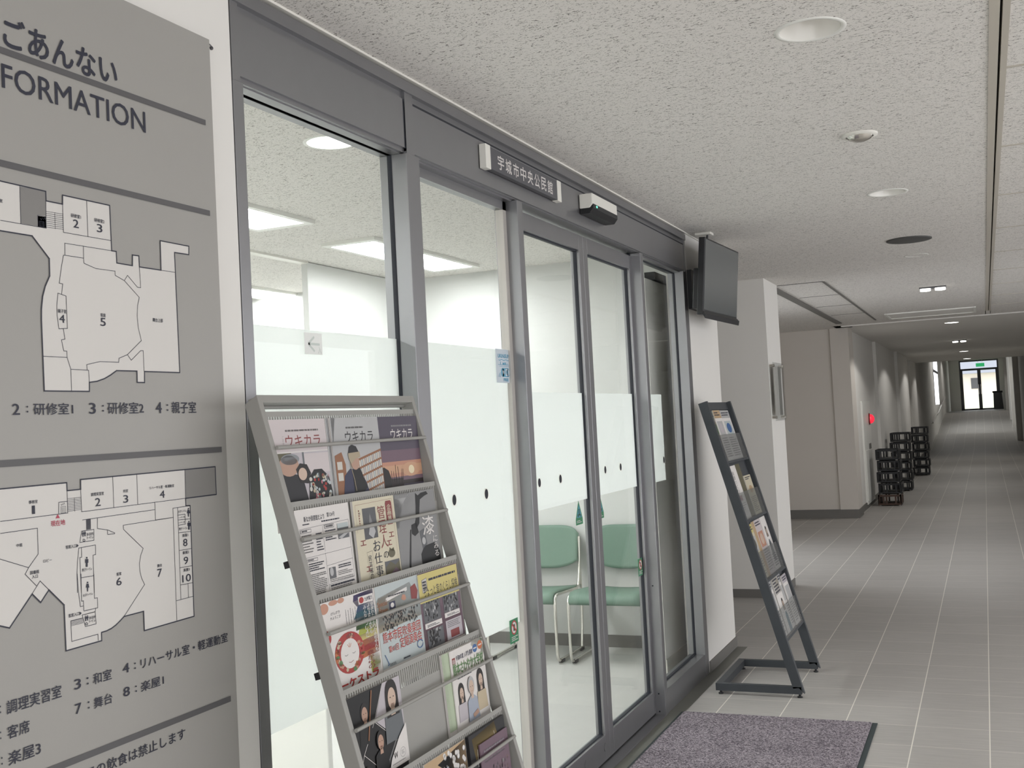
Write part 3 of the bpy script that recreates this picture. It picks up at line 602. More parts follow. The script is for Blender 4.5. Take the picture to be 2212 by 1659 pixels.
('L','ink',0.0007,[(1.4241,1.3187),(1.4548,1.319)],'L'),
('L','ink',0.0007,[(1.424,1.3159),(1.4546,1.3164)],'L'),
('L','ink',0.0007,[(1.4404,1.3377),(1.4403,1.314)],'L'),
('L','ink',0.0007,[(1.4229,1.1267),(1.45,1.127)],'L'),
('L','ink',0.0007,[(1.4228,1.1247),(1.4499,1.125)],'L'),
('L','ink',0.0007,[(1.4227,1.1227),(1.4498,1.1229)],'L'),
('L','ink',0.0007,[(1.4226,1.1207),(1.4497,1.1209)],'L'),
('L','ink',0.0007,[(1.4225,1.1187),(1.4496,1.1189)],'L'),
('L','ink',0.0008,[(1.466,1.2975),(1.4656,1.2798)],'L'),
('L','ink',0.0008,[(1.4671,1.2975),(1.4667,1.2798)],'L'),
('L','ink',0.0008,[(1.4682,1.2975),(1.4678,1.2798)],'L'),
('L','ink',0.0008,[(1.4693,1.2976),(1.4689,1.2798)],'L'),
('L','ink',0.0008,[(1.4704,1.2976),(1.47,1.2798)],'L'),
('L','ink',0.0008,[(1.4715,1.2976),(1.4711,1.2798)],'L'),
('L','ink',0.0008,[(1.4726,1.2976),(1.4722,1.2798)],'L'),
('L','ink',0.0008,[(1.4737,1.2976),(1.4733,1.2798)],'L'),
('L','ink',0.0008,[(1.4748,1.2976),(1.4744,1.2798)],'L'),
('L','ink',0.0008,[(1.4759,1.2976),(1.4755,1.2798)],'L'),
('L','ink',0.0006,[(1.4093,1.325),(1.42,1.3252),(1.4199,1.3139),(1.409,1.3141),(1.4093,1.325)],'L'),
('L','ink',0.0006,[(1.4118,1.3233),(1.4117,1.3153)],'L'),
('L','ink',0.0006,[(1.4144,1.3235),(1.4143,1.3152)],'L'),
('L','ink',0.0006,[(1.4173,1.3235),(1.4171,1.3152)],'L'),
('L','ink',0.0006,[(1.4097,1.3296),(1.4115,1.3274),(1.4137,1.3302)],'L'),
('L','ink',0.0006,[(1.4148,1.3277),(1.4171,1.3314),(1.4188,1.3286)],'L'),
('P','red',[(1.3971,1.3063),(1.4061,1.3062),(1.4018,1.3132)],'L'),
('T','red','現在地',[1.3863,1.2932,1.4176,1.3031],0.012,'L'),
('T','ink','事務室',[1.3413,1.3358,1.3598,1.3416],0.012,'L'),
('T','ink','調理実習室',[1.4789,1.3373,1.5097,1.3436],0.012,'L'),
('T','ink','和室',[1.5578,1.3375,1.5704,1.3435],0.012,'L'),
('T','ink','リハーサル室・軽運動室',[1.6265,1.3381,1.6954,1.344],0.012,'L'),
('T','ink','中庭',[1.3131,1.2673,1.3253,1.273],0.012,'L'),
('T','ink','ロビー',[1.367,1.235,1.3855,1.2401],0.012,'L'),
('T','ink','図書館',[1.3391,1.2187,1.3576,1.2249],0.012,'L'),
('T','ink','入口',[1.3427,1.2116,1.3548,1.2174],0.012,'L'),
('T','ink','客席入口▶',[1.4164,1.2512,1.4459,1.2577],0.012,'L'),
('T','ink','男子トイレ',[1.4514,1.2073,1.4747,1.2126],0.012,'L'),
('T','ink','客席',[1.5332,1.1878,1.5454,1.1941],0.012,'L'),
('T','ink','舞台',[1.6396,1.1883,1.6525,1.1946],0.012,'L'),
('T','ink','楽屋1',[1.7131,1.2375,1.7302,1.2439],0.012,'L'),
('T','ink','楽屋2',[1.7121,1.2037,1.7306,1.2101],0.012,'L'),
('T','ink','楽屋3',[1.7124,1.1694,1.7309,1.1758],0.012,'L'),
('T','ink','女子トイレ',[1.704,1.2862,1.7279,1.2913],0.012,'L'),
('T','ink','男子トイレ',[1.7047,1.2519,1.7286,1.257],0.012,'L'),
('T','ink','シャワー室',[1.7047,1.2752,1.7224,1.2787],0.012,'L'),
('T','ink','シャワー室',[1.7041,1.2654,1.7218,1.2688],0.012,'L'),
('T','ink','多目的',[1.465,1.2684,1.4809,1.2738],0.012,'L'),
('T','ink','トイレ',[1.4661,1.2627,1.4809,1.2677],0.012,'L'),
('T','ink','1',[1.3473,1.3184,1.3536,1.3324],0.004,'L'),
('T','ink','2',[1.4881,1.3186,1.501,1.3332],0.004,'L'),
('T','ink','3',[1.5573,1.3187,1.5699,1.3329],0.004,'L'),
('T','ink','4',[1.6544,1.3195,1.6681,1.3339],0.004,'L'),
('T','ink','6',[1.5322,1.17,1.545,1.1844],0.004,'L'),
('T','ink','7',[1.6389,1.1701,1.6517,1.1852],0.004,'L'),
('T','ink','8',[1.7149,1.219,1.7273,1.2337],0.004,'L'),
('T','ink','9',[1.7145,1.1836,1.7275,1.1983],0.004,'L'),
('T','ink','10',[1.7081,1.149,1.7333,1.1637],0.004,'L'),
('T','ink','女子トイレ',[1.4515,1.1634,1.4747,1.1683],0.012,'L'),
('T','ink','客席入口▶',[1.4172,1.1333,1.4471,1.1398],0.012,'L'),
('T','ink','多目的',[1.4635,1.1217,1.4793,1.127],0.012,'L'),
('T','ink','トイレ',[1.4638,1.1161,1.4785,1.121],0.012,'L'),
('P','ink',[(1.4618,1.2292),(1.465,1.2287),(1.4652,1.2315),(1.4619,1.2319)],'L'),
('P','ink',[(1.4597,1.2287),(1.467,1.2278),(1.4667,1.2212),(1.4652,1.2214),(1.4647,1.2142),(1.4607,1.2148),(1.4609,1.222),(1.4594,1.2222)],'L'),
('P','ink',[(1.4616,1.186),(1.4648,1.1855),(1.4649,1.1882),(1.4617,1.1887)],'L'),
('P','ink',[(1.461,1.1854),(1.4654,1.1847),(1.4668,1.1775),(1.4643,1.1779),(1.4636,1.1711),(1.4614,1.1715),(1.4614,1.1784),(1.4588,1.1788)],'L'),
('P','ink',[(1.7325,1.2907),(1.7361,1.2904),(1.7363,1.2932),(1.7327,1.2935)],'L'),
('P','ink',[(1.7318,1.2901),(1.7367,1.2897),(1.7384,1.2826),(1.7355,1.2829),(1.7347,1.276),(1.7322,1.2763),(1.7322,1.2832),(1.7294,1.2835)],'L'),
('P','ink',[(1.7323,1.2651),(1.736,1.2647),(1.7361,1.2675),(1.7325,1.2679)],'L'),
('P','ink',[(1.73,1.2647),(1.7382,1.2638),(1.7378,1.2573),(1.7362,1.2575),(1.7356,1.2503),(1.731,1.2508),(1.7313,1.258),(1.7296,1.2582)],'L'),
('P','ink',[(1.4561,1.2762),(1.4579,1.276),(1.458,1.2775),(1.4562,1.2777)],'L'),
('P','ink',[(1.455,1.2759),(1.459,1.2755),(1.4588,1.2719),(1.458,1.272),(1.4577,1.2681),(1.4555,1.2683),(1.4556,1.2723),(1.4548,1.2724)],'L'),
('P','ink',[(1.4608,1.2763),(1.4625,1.2761),(1.4626,1.2776),(1.4608,1.2778)],'L'),
('P','ink',[(1.4596,1.276),(1.4636,1.2756),(1.4634,1.272),(1.4626,1.2721),(1.4624,1.2681),(1.4601,1.2684),(1.4603,1.2724),(1.4595,1.2725)],'L'),
('P','ink',[(1.4552,1.1288),(1.4569,1.1285),(1.457,1.13),(1.4552,1.1303)],'L'),
('P','ink',[(1.454,1.1287),(1.458,1.1279),(1.4578,1.1244),(1.457,1.1245),(1.4568,1.1206),(1.4545,1.121),(1.4547,1.125),(1.4539,1.1251)],'L'),
('P','ink',[(1.4595,1.1289),(1.4613,1.1285),(1.4613,1.13),(1.4596,1.1304)],'L'),
('P','ink',[(1.4584,1.1287),(1.4624,1.128),(1.4622,1.1244),(1.4614,1.1246),(1.4611,1.1206),(1.4589,1.1211),(1.459,1.125),(1.4582,1.1251)],'L'),
('L','ink',0.001,[(1.4563,1.2623),(1.4571,1.2603),(1.4603,1.2599),(1.4615,1.2616),(1.4597,1.2635),(1.4572,1.2638),(1.4563,1.2623)],'L'),
('L','ink',0.001,[(1.4554,1.1162),(1.4561,1.1142),(1.4594,1.1136),(1.4605,1.1152),(1.4587,1.1172),(1.4563,1.1176),(1.4554,1.1162)],'L'),
('T','ink','調理実習室',[1.2829,1.0031,1.3962,1.0253],0.008,'B'),
('T','ink','3',[1.4246,1.008,1.4399,1.0256],0.008,'B'),
('T','ink','：',[1.4529,1.0105,1.4573,1.0232],0.008,'B'),
('T','ink','和室',[1.4675,1.0066,1.5122,1.026],0.008,'B'),
('T','ink','4',[1.54,1.0097,1.5562,1.0266],0.008,'B'),
('T','ink','：',[1.5689,1.0114,1.5732,1.0232],0.008,'B'),
('T','ink','リハーサル室・軽運動室',[1.5855,1.0074,1.839,1.0271],0.008,'B'),
('T','ink','：',[1.2699,1.0088,1.2722,1.0211],0.008,'B'),
('T','ink','客席',[1.283,0.9637,1.3272,0.9848],0.008,'B'),
('T','ink','7',[1.4247,0.9662,1.4389,0.9836],0.008,'B'),
('T','ink','：',[1.4536,0.9686,1.4574,0.9813],0.008,'B'),
('T','ink','舞台',[1.4676,0.9646,1.5115,0.9838],0.008,'B'),
('T','ink','8',[1.5392,0.9674,1.5554,0.9842],0.008,'B'),
('T','ink','：',[1.5691,0.9692,1.5733,0.981],0.008,'B'),
('T','ink','楽屋1',[1.5835,0.9655,1.6453,0.984],0.008,'B'),
('T','ink','：',[1.2687,0.9682,1.2709,0.9805],0.008,'B'),
('T','ink','：',[1.2693,0.9278,1.2719,0.94],0.008,'B'),
('T','ink','楽屋3',[1.2831,0.9216,1.3483,0.9434],0.008,'B'),
('T','ink','での飲食は禁止します',[1.441,0.8484,1.6993,0.8694],0.008,'B')]
parts = {'B': MB().box(X+.002, BX, .40, 1.862, .35, 2.281, 'sign_gray'), 'U': MB(), 'L': MB()}
def bpt(p, k): return (BX+.0004+.0003*k, p[0], p[1])
for it in ART:
    kind, m, mb = it[0], it[1], parts[it[-1]]
    mm = {'map': 'map_light', 'dark': 'map_dark', 'red': 'map_red'}.get(m, m)
    if kind == 'P':
        mb.add([bpt(p, {'map': 1, 'dark': 2}.get(m, 4)) for p in it[2]], [tuple(range(len(it[2])))], mm)
    elif kind == 'L':
        w = it[2]
        for k, ((a, b), (c, d)) in enumerate(zip(it[3], it[3][1:])):
            l = math.hypot(c-a, d-b) or 1; ex, ey = (c-a)/l*w/2, (d-b)/l*w/2; nx, ny = -(d-b)/l*w/2, (c-a)/l*w/2
            mb.add([bpt(p, 3+.2*(k % 2)) for p in ((a+nx-ex, b+ny-ey), (c+nx+ex, d+ny+ey), (c-nx+ex, d-ny+ey), (a-nx-ex, b-ny-ey))], [(0, 1, 2, 3)], mm)
    else:
        y0, z0, y1, z1 = it[3]; vs, fs = glyphs(it[2], it[4])
        mb.add([bpt((y0+u*(y1-y0), z0+v*(z1-z0)), 4+.15*q) for u, v, q in vs], fs, mm)
parts['B'].build('board', gb)
parts['U'].build('floor_plan', gb)['label'] = 'upper floor plan with an L shaped room at its right'
parts['L'].build('floor_plan', gb)['label'] = 'lower floor plan with the red position mark'
tag(rebase(MB().tube([(X, 1.885, 2.272), (X+.004, 1.885, 2.272)], .004, 'charcoal', 10).tube([(X+.003, 1.872, 2.280), (X+.006, 1.885, 2.272)], .0012, 'charcoal', 6).build('wall_hook'), (X, 1.885, 2.272)), 'tiny dark nail beside the top corner of the guide board', 'nail')

# ------------------------------------------------------------------ name sign, sensor, stickers
s = thing('name_sign', 'charcoal name sign with white lettering and pale end caps over the doors', 'sign', (X, 3.6, 2.28))
MB().box(X+.002, X+.022, 3.292, 3.912, 2.283, 2.358, 'charcoal').build('panel', s, bevel=.001)
MB().box(X, X+.024, 3.253, 3.292, 2.280, 2.361, 'white_plastic').build('end_cap', s, bevel=.001)
MB().box(X, X+.024, 3.912, 3.952, 2.280, 2.361, 'white_plastic').build('end_cap', s, bevel=.001)
lt = MB()
for i, ch in enumerate('宇城市中央公民館'):
    vs, fs = glyphs(ch, .012); y = 3.352+i*.0655
    lt.add([(X+.0228+.00004*q, y+u*.052, 2.294+v*.050) for u, v, q in vs], fs, 'paper')
lt.build('lettering', s)
s = thing('door_sensor', 'white automatic door sensor with a black underside over the doors', 'sensor', (X, 4.39, 2.28))
MB().prism([(X, 4.222, 2.302), (X+.045, 4.222, 2.302), (X+.058, 4.222, 2.318), (X+.058, 4.222, 2.362), (X, 4.222, 2.362)], (0, .33, 0), 'white_plastic').build('housing', s, bevel=.004)
MB().prism([(X, 4.226, 2.280), (X+.044, 4.226, 2.280), (X+.060, 4.226, 2.300), (X+.060, 4.226, 2.318), (X+.05, 4.226, 2.31), (X, 4.226, 2.303)], (0, .322, 0), 'black_plastic').build('lens_cover', s, bevel=.002)
MB().box(X+.060, X+.0615, 4.262, 4.276, 2.305, 2.313, 'green_led').build('indicator', s)

mat('sticker_green', rgb(52, 128, 88), .5); mat('sticker_dark', rgb(30, 80, 60), .5); mat('wifi_paper', rgb(196, 206, 214), .5); mat('wifi_blue', rgb(84, 156, 186), .5); mat('sticker_red', rgb(170, 60, 60), .5); mat('sheet_white', rgb(236, 238, 234), .6); mat('arrow_gray', rgb(206, 214, 208), .6)
def glass_sheet(x, y0, y1, z0, z1, base): return Sheet(y1-y0, z1-z0, lambda u, v, c: (x+c, y0+u, z1-v), .0006, base, base)
def nosmoke(x, y0, y1, z0, z1, label):
    s = glass_sheet(x, y0, y1, z0, z1, 'sticker_green')
    s.ell('sticker_red', .5, .36, .34, .30, 28); s.up().ell('map_light', .5, .36, .27, .24, 24); s.up().rect('sticker_dark', .40, .22, .60, .50); s.up().line('sticker_red', .007, (.27, .18), (.73, .54))
    s.scribble('paper', .14, .72, .88, .94, 3, .45, seed=3)
    return tag(rebase(s.mb.build('sticker'), (x, (y0+y1)/2, z0)), label, 'sticker', 'green no smoking stickers')
nosmoke(X-.0525, 3.42, 3.492, .674, .755, 'green no smoking sticker low on the pane left of the sliding doors')
nosmoke(-1.5492, 4.962, 5.034, .677, .758, 'green no smoking sticker on the right sliding door beside the chair back')
nosmoke(X-.0525, 5.114, 5.172, .682, .763, 'green no smoking sticker on the narrow side pane')
def tri(x, y0, y1, z0, z1, label):
    h = z1-z0; w = y1-y0; ym = (y0+y1)/2
    f = lambda u, v, c: (x+c, y0+u, z1-v)
    mb = MB(); pts = [f(w*.5, 0, 0), f(w, h*.76, 0), f(w, h, 0), f(0, h, 0), f(0, h*.76, 0)]
    mb.prism(pts, (-.0006, 0, 0), 'sticker_green')
    s = Sheet.__new__(Sheet); s.w, s.h, s.mb, s.xf, s.layer = w, h, mb, f, 0
    s.poly('wifi_blue', (.5, .16), (.84, .70), (.16, .70)); s.up().rect('sticker_dark', .42, .34, .58, .62).rect('sticker_dark', .28, .56, .44, .68).rect('sticker_dark', .58, .56, .72, .68); s.scribble('map_light', .12, .82, .9, .95, 2, .5, seed=5)
    return tag(rebase(mb.build('sticker'), (x, ym, z0)), label, 'sticker', 'green triangular door stickers')
tri(-1.5492, 4.155, 4.236, 1.003, 1.100, 'green triangular warning sticker on the left sliding door')
tri(-1.5492, 4.430, 4.506, 1.001, 1.098, 'green triangular warning sticker on the right sliding door')
s = glass_sheet(X-.0522, 3.418, 3.556, 1.573, 1.691, 'wifi_paper')
s.text('wifi_blue', 'UKiNiSUM', .12, .14, .86, .26, .03); s.line('wifi_blue', .0022, *[(.16+.07*i, .32+.018*math.sin(i*1.7)) for i in range(11)])
s.line('wifi_blue', .0015, (.12, .46), (.88, .46)); s.rect('wifi_blue', .26, .37, .29, .46).rect('wifi_blue', .40, .40, .50, .46).rect('wifi_blue', .52, .39, .60, .46).rect('wifi_blue', .66, .41, .69, .46)
s.line('wifi_blue', .0012, *[(.2+.05*i, .50+.01*(i % 2)) for i in range(13)])
s.rect('wifi_blue', .38, .56, .72, .82).ell('wifi_blue', .38, .69, .10, .13).ell('wifi_blue', .72, .69, .10, .13); s.up().rect('wifi_paper', .55, .585, .72, .795).ell('wifi_paper', .72, .69, .07, .105); s.up().text('wifi_paper', 'Wi', .34, .63, .53, .75, .02).text('wifi_blue', 'Fi', .58, .63, .72, .75, .02)
s.text('wifi_blue', 'FREE', .42, .86, .72, .95, .03)
for k in range(3):
    r = .05+.045*k
    s.line('wifi_blue', .0018, *[(.80+r*1.1*math.cos(t), .72-r*math.sin(t)) for t in [(.2+.26*i) for i in range(6)]]); s.line('wifi_blue', .0018, *[(.28-r*1.1*math.cos(t), .84-r*math.sin(t)) for t in [(.1+.26*i) for i in range(6)]])
tag(rebase(s.mb.build('wifi_notice'), (X-.0522, 3.487, 1.573)), 'pale blue free internet notice at the top of the frosted band', 'notice')
s = glass_sheet(X-.0522, 2.267, 2.345, 1.628, 1.682, 'sheet_white')
s.line('arrow_gray', .006, (.85, .52), (.22, .52)).line('arrow_gray', .006, (.55, .18), (.20, .52), (.55, .86)); s.text('arrow_gray', '入', .74, .62, .94, .95, .01)
tag(rebase(s.mb.build('arrow_notice'), (X-.0522, 2.306, 1.628)), 'small white sheet with a faint left arrow on the first frosted pane', 'notice')

# ------------------------------------------------------------------ television on its bracket
tv = thing('television', 'black wall television with reflections on its lower edge, past the glass front', 'television', (-1.30, 6.07, 1.96))
ya = math.radians(3.0); ti = math.radians(5)
def txf(p):                                           # local: u along the screen, v up, w out
    u, v, w = p
    x = w*math.cos(ti)+v*math.sin(ti); z = v*math.cos(ti)-w*math.sin(ti)
    return (-1.315+x*math.cos(ya)+u*math.sin(ya), 6.075+u*math.cos(ya)-x*math.sin(ya), 2.165+z)
MB(txf).box(-.345, .345, -.205, .21, -.035, 0, 'black_plastic').build('casing', tv, bevel=.004)
MB(txf).box(-.336, .336, -.178, .201, 0, .0015, 'screen').build('screen', tv)
MB(txf).prism([(-.345, -.205, 0), (-.345, -.225, .012), (-.345, -.2, .016), (-.345, -.185, .002)], (.69, 0, 0), 'black_plastic').build('speaker_bar', tv)
MB(txf).box(-.30, .10, -.17, .05, -.075, -.035, 'black_plastic').build('back_cover', tv, bevel=.006)
MB().box(-1.44, -1.36, 5.95, 6.03, 2.13, 2.2, 'black_plastic').box(X, -1.46, 5.90+.065, 6.2, 2.02, 2.24, 'black_plastic').tube([(-1.46, 6.05, 2.12), (-1.40, 6.0, 2.14), (-1.365, 6.05, 2.16)], .018, 'black_plastic').build('wall_bracket', tv)
MB().tube([(-1.40, 6.02, 2.2), (-1.405, 6.05, 2.28), (-1.385, 6.06, 2.36), (-1.375, 6.055, CZ-.005)], .006, 'black_plastic', 8).tube([(-1.40, 6.02, 2.05), (-1.43, 5.99, 1.99), (-1.42, 6.04, 2.08)], .005, 'black_plastic', 8).build('cable', tv)
tag(rebase(MB().box(-1.44, -1.35, 6.02, 6.10, CZ-.014, CZ, 'white_plastic').build('ceiling_outlet', bevel=.003), (-1.395, 6.06, CZ-.014)), 'small white outlet plate on the ceiling above the television', 'outlet')

# ------------------------------------------------------------------ doormat
dm = thing('doormat', 'mottled purple grey doormat with dark rubber edge before the sliding doors', 'mat', (-.98, 4.3, 0))
MB().box(-1.43, -.53, 3.55, 5.145, .0, .004, 'rubber').build('rubber_edge', dm)
MB().box(-1.415, -.552, 3.57, 5.135, .003, .010, 'mat_pile').build('pile', dm, bevel=.002)

# ------------------------------------------------------------------ stacking chairs in the office
def chair(x0, label):
    # x0: left edge, faces -y; front feet at y 6.02
    W = .455; yb = 6.44
    t = thing('stacking_chair', label, 'chair', (x0+W/2, 6.23, 0), 'green stacking chairs along the office wall')
    se = MB(); n = 10; prof = [(5.995, .352), (5.985, .372), (5.99, .40), (6.02, .422), (6.10, .424), (6.25, .412), (6.38, .402), (6.415, .405)]
    def seat_grid(off):
        return [[(x0+.012+(W-.024)*k/n, y, z-off-.012*math.sin(math.pi*k/n)*(1 if i > 2 else 0)) for k in range(n+1)] for i, (y, z) in enumerate(prof)]
    def skin(mb, A, m):
        R, C = len(A), len(A[0]); mb.add([p for r in A for p in r], [(i*C+k, i*C+k+1, (i+1)*C+k+1, (i+1)*C+k) for i in range(R-1) for k in range(C-1)], m, True)
    skin(se, seat_grid(0), 'green_seat')
    so = se.build('seat', t); md = so.modifiers.new('solid', 'SOLIDIFY'); md.thickness = .016; md.offset = -1
    bk = MB(); rows = 14; cols = 16; A = []
    for i in range(rows+1):
        v = i/rows; z = .487+v*.28; hw = W/2-.01
        z0 = z; a = []
        for k in range(cols+1):
            u = -1+2*k/cols
            lo = .50+.055*abs(u)**2.5; hi = .768-.05*abs(u)**6; zz = lo+(hi-lo)*v
            a.append((x0+W/2+u*hw, yb+.02+.05*v-.030*(1-u*u)*-1-.03, zz))
        A.append(a)
    skin(bk, A, 'green_seat')
    bo = bk.build('backrest', t); md = bo.modifiers.new('solid', 'SOLIDIFY'); md.thickness = .014; md.offset = 0
    for xs in (x0+.004, x0+W-.004):
        fr = MB().tube([(xs, 6.47, .70), (xs, 6.455, .55), (xs, 6.43, .44), (xs, 6.41, .402), (xs, 6.38, .388), (xs, 6.25, .394), (xs, 6.05, .404), (xs, 6.02, .398), (xs, 6.004, .38), (xs, 6.0, .35), (xs, 6.0, .20), (xs, 6.004, .06), (xs, 6.012, .03), (xs, 6.03, .018), (xs, 6.06, .014), (xs, 6.40, .014), (xs, 6.43, .016)], .0095, 'chrome', 10)
        fr.build('side_frame', t)
        MB().tube([(xs, 6.425, .02), (xs, 6.44, .12), (xs, 6.46, .30), (xs, 6.452, .52)], .009, 'chrome', 10).build('rear_leg', t)
        for y in (6.07, 6.41): MB().box(xs-.013, xs+.013, y-.025, y+.025, 0, .02, 'black_plastic').build('foot_glide', t, bevel=.004)
    MB().tube([(x0, 6.36, .374), (x0+W, 6.36, .374)], .008, 'chrome', 8).build('cross_bar', t)
chair(-2.318, 'green stacking chair seen through the right sliding door')
chair(-2.85, 'green stacking chair seen through the left sliding door')
pb = thing('office_partition', 'narrow white partition standing behind the right end of the glass front', 'partition', (-1.69, 6.1, 0))
MB().box(-1.715, -1.682, 5.80, 6.50, .05, 2.20, 'white_metal').build('panel', pb, bevel=.003)
MB().box(-1.718, -1.676, 5.795, 6.505, 0, .10, 'white_plastic').build('plinth', pb)
MB().box(-1.72, -1.66, 5.93, 6.50, 2.20, 2.245, 'black_plastic').build('top_rail', pb)
oc = thing('office_screen', 'pale low screen standing in the office behind the first pane', 'screen', (-3.1, 3.32, 0))
MB().box(-4.0, -2.215, 3.30, 3.33, .03, 1.60, 'white_metal').build('panel', oc, bevel=.004)
for x in (-3.8, -2.4): MB().box(x-.03, x+.03, 3.1, 3.53, 0, .03, 'alu_light').build('foot', oc)

# ------------------------------------------------------------------ near magazine rack
RS = .28; RC = 1/math.hypot(1, RS)
RO = Vector((-1.374, 1.845, 1.515)); RD = Vector((RS*RC, 0, -RC)); RN = Vector((RC, 0, RS*RC)); RU = Vector((0, 1, 0))
def rk(p): return RO+RU*p[0]+RD*p[1]+RN*p[2]          # (along, down the slope, outwards)
LEN = 1.5/RC
rack = thing('magazine_rack', 'tall grey slanted magazine rack standing before the first glass pane', 'rack', (-1.2, 2.18, 0))
for a in (0, .655):
    sd = MB(rk)
    sd.prism([(a, 0, 0), (a, LEN, 0), (a, LEN, -.036), (a, .010, -.036)], (.015, 0, 0), 'rack_gray')
    so = sd.build('side_panel', rack, bevel=.0015)
    for b in (.345, .575, .80): MB(rk).box(a-.002, a+.017, b, b+.014, -.046, -.035, 'black_plastic').build('clip', so)
    MB().box(-1.41, -.93, RO.y+a-.008, RO.y+a+.023, 0, .035, 'rack_gray').build('foot', rack, bevel=.003)
    MB().prism([(-1.40, RO.y+a, .035), (-1.37, RO.y+a, .035), (-1.160, RO.y+a, .60), (-1.185, RO.y+a, .60)], (0, .015, 0), 'rack_gray').build('rear_strut', rack)
MB(rk).box(.013, .657, 0, .017, -.034, -.001, 'rack_gray').box(.013, .657, .017, .0215, -.034, -.024, 'rack_gray').build('top_bar', rack, bevel=.001)
TILT = math.atan(.035/.18); TP = .196
def tier(k, lift=0.0):                                 # frame of tier k: (along, down the sheet, out of the sheet)
    b0 = .036+TP*k; ct, st = math.cos(TILT), math.sin(TILT)
    return lambda p: rk((p[0], b0+p[1]*ct+(p[2]+lift)*st, -p[1]*st+(p[2]+lift)*ct-.004))
for k in range(7):
    f = tier(k); mb = MB(f); a0, a1 = .0155, .6545
    mb.box(a0, a1, 0, .011, -.0012, 0, 'rack_gray'); mb.box(a0, a1, .050, .212, -.0012, 0, 'rack_gray')
    n = 70; p = (a1-a0)/n
    for i in range(n+1): mb.box(a0+i*p-.0028 if i else a0, min(a0+i*p+.0028, a1), .011, .050, -.0012, 0, 'rack_gray')
    mb.box(a0, a1, .2105, .212, 0, .02, 'rack_gray')
    mb.build('shelf_plate', rack)
    b = .036+TP*k+.081
    MB(rk).tube([(.012, b, .0045), (.658, b-.001, .0045)], .0042, 'rack_gray', 10).build('rod', rack)

for n_, c_ in dict(skin=(205, 160, 135), skin2=(228, 196, 172), hair=(38, 33, 32), coat=(42, 42, 46), pink=(214, 120, 132), pale_pink=(226, 214, 214), mauve=(92, 84, 102), sunset=(226, 170, 130), sun=(255, 236, 190), dusk=(96, 86, 104), earth=(60, 50, 50), shelf_wood=(168, 108, 70), book=(222, 218, 206), navy=(56, 58, 92), beige=(190, 172, 140), cream=(232, 222, 190), brick=(160, 62, 60), olive=(112, 106, 78), gray1=(150, 150, 150), gray2=(196, 196, 196), gray3=(104, 106, 110), yellow=(232, 214, 120), orange=(226, 116, 60), red=(200, 50, 44), green=(88, 140, 76), teal=(70, 130, 150), purple=(86, 72, 128), blue=(60, 110, 180), lime=(196, 204, 70), sky=(200, 212, 212), tan=(212, 176, 130), plum=(128, 100, 116), gold=(176, 150, 92), salmon=(216, 150, 120), pale_green=(196, 214, 178), black=(26, 26, 28), text_gray=(120, 118, 116), shirt=(176, 186, 204), straw=(216, 196, 160), lilac=(206, 198, 204), slate=(112, 118, 122), steel=(150, 156, 160)).items():
    g_ = sum(c_)/3; mat('print_'+n_, rgb(*[(v*.82+g_*.18)*.88 for v in c_]), .42, spec=.35)
P_ = lambda n: 'print_'+n
def mag(k, a, w, h, label, draw, group, name='magazine', top=.018, lift=.003, thick=.003, base='paper', cat=None, back=None, lean=0.0):
    f = tier(k, lift)
    xf = lambda u, v, c: f((a+u+lean*v, top+v, c+thick))
    s = Sheet(w, h, xf, thick, base, back, .18 if h > .19 else h); draw(s)
    o = rebase(s.mb.build(name), xf(w/2, h, 0)); return tag(o, label, cat or name, group)
def person(s, cx, cy, sc, hair, skin, cloth, long=False, body=True):
    if body: s.poly(cloth, (cx-1.5*sc, cy+4*sc), (cx-1.3*sc, cy+1.6*sc), (cx-.5*sc, cy+1.1*sc), (cx+.5*sc, cy+1.1*sc), (cx+1.3*sc, cy+1.6*sc), (cx+1.5*sc, cy+4*sc))
    s.up(); asp = s.w/s.h
    if long: s.poly(hair, *[(cx+.95*sc*math.cos(t), cy-.2*sc*asp+1.25*sc*asp*math.sin(t)) for t in [math.pi+math.pi*i/10 for i in range(11)]], (cx+1.0*sc, cy+1.5*sc*asp), (cx-1.0*sc, cy+1.5*sc*asp))
    else: s.ell(hair, cx, cy-.15*sc*asp, .85*sc, 1.05*sc*asp)
    s.up().poly(skin, (cx-.25*sc, cy+.5*sc*asp), (cx+.25*sc, cy+.5*sc*asp), (cx+.35*sc, cy+1.4*sc*asp), (cx-.35*sc, cy+1.4*sc*asp)); s.ell(skin, cx, cy+.1*sc*asp, .62*sc, .85*sc*asp); s.up()
    for dx in (-.25, .25): s.ell(P_('hair'), cx+dx*sc, cy, .09*sc, .05*sc*asp, 8)
    s.line(P_('brick'), .0006, (cx-.18*sc, cy+.5*sc*asp), (cx, cy+.55*sc*asp), (cx+.18*sc, cy+.5*sc*asp)); s.line(P_('skin'), .0005, (cx, cy+.05*sc*asp), (cx+.06*sc, cy+.3*sc*asp))

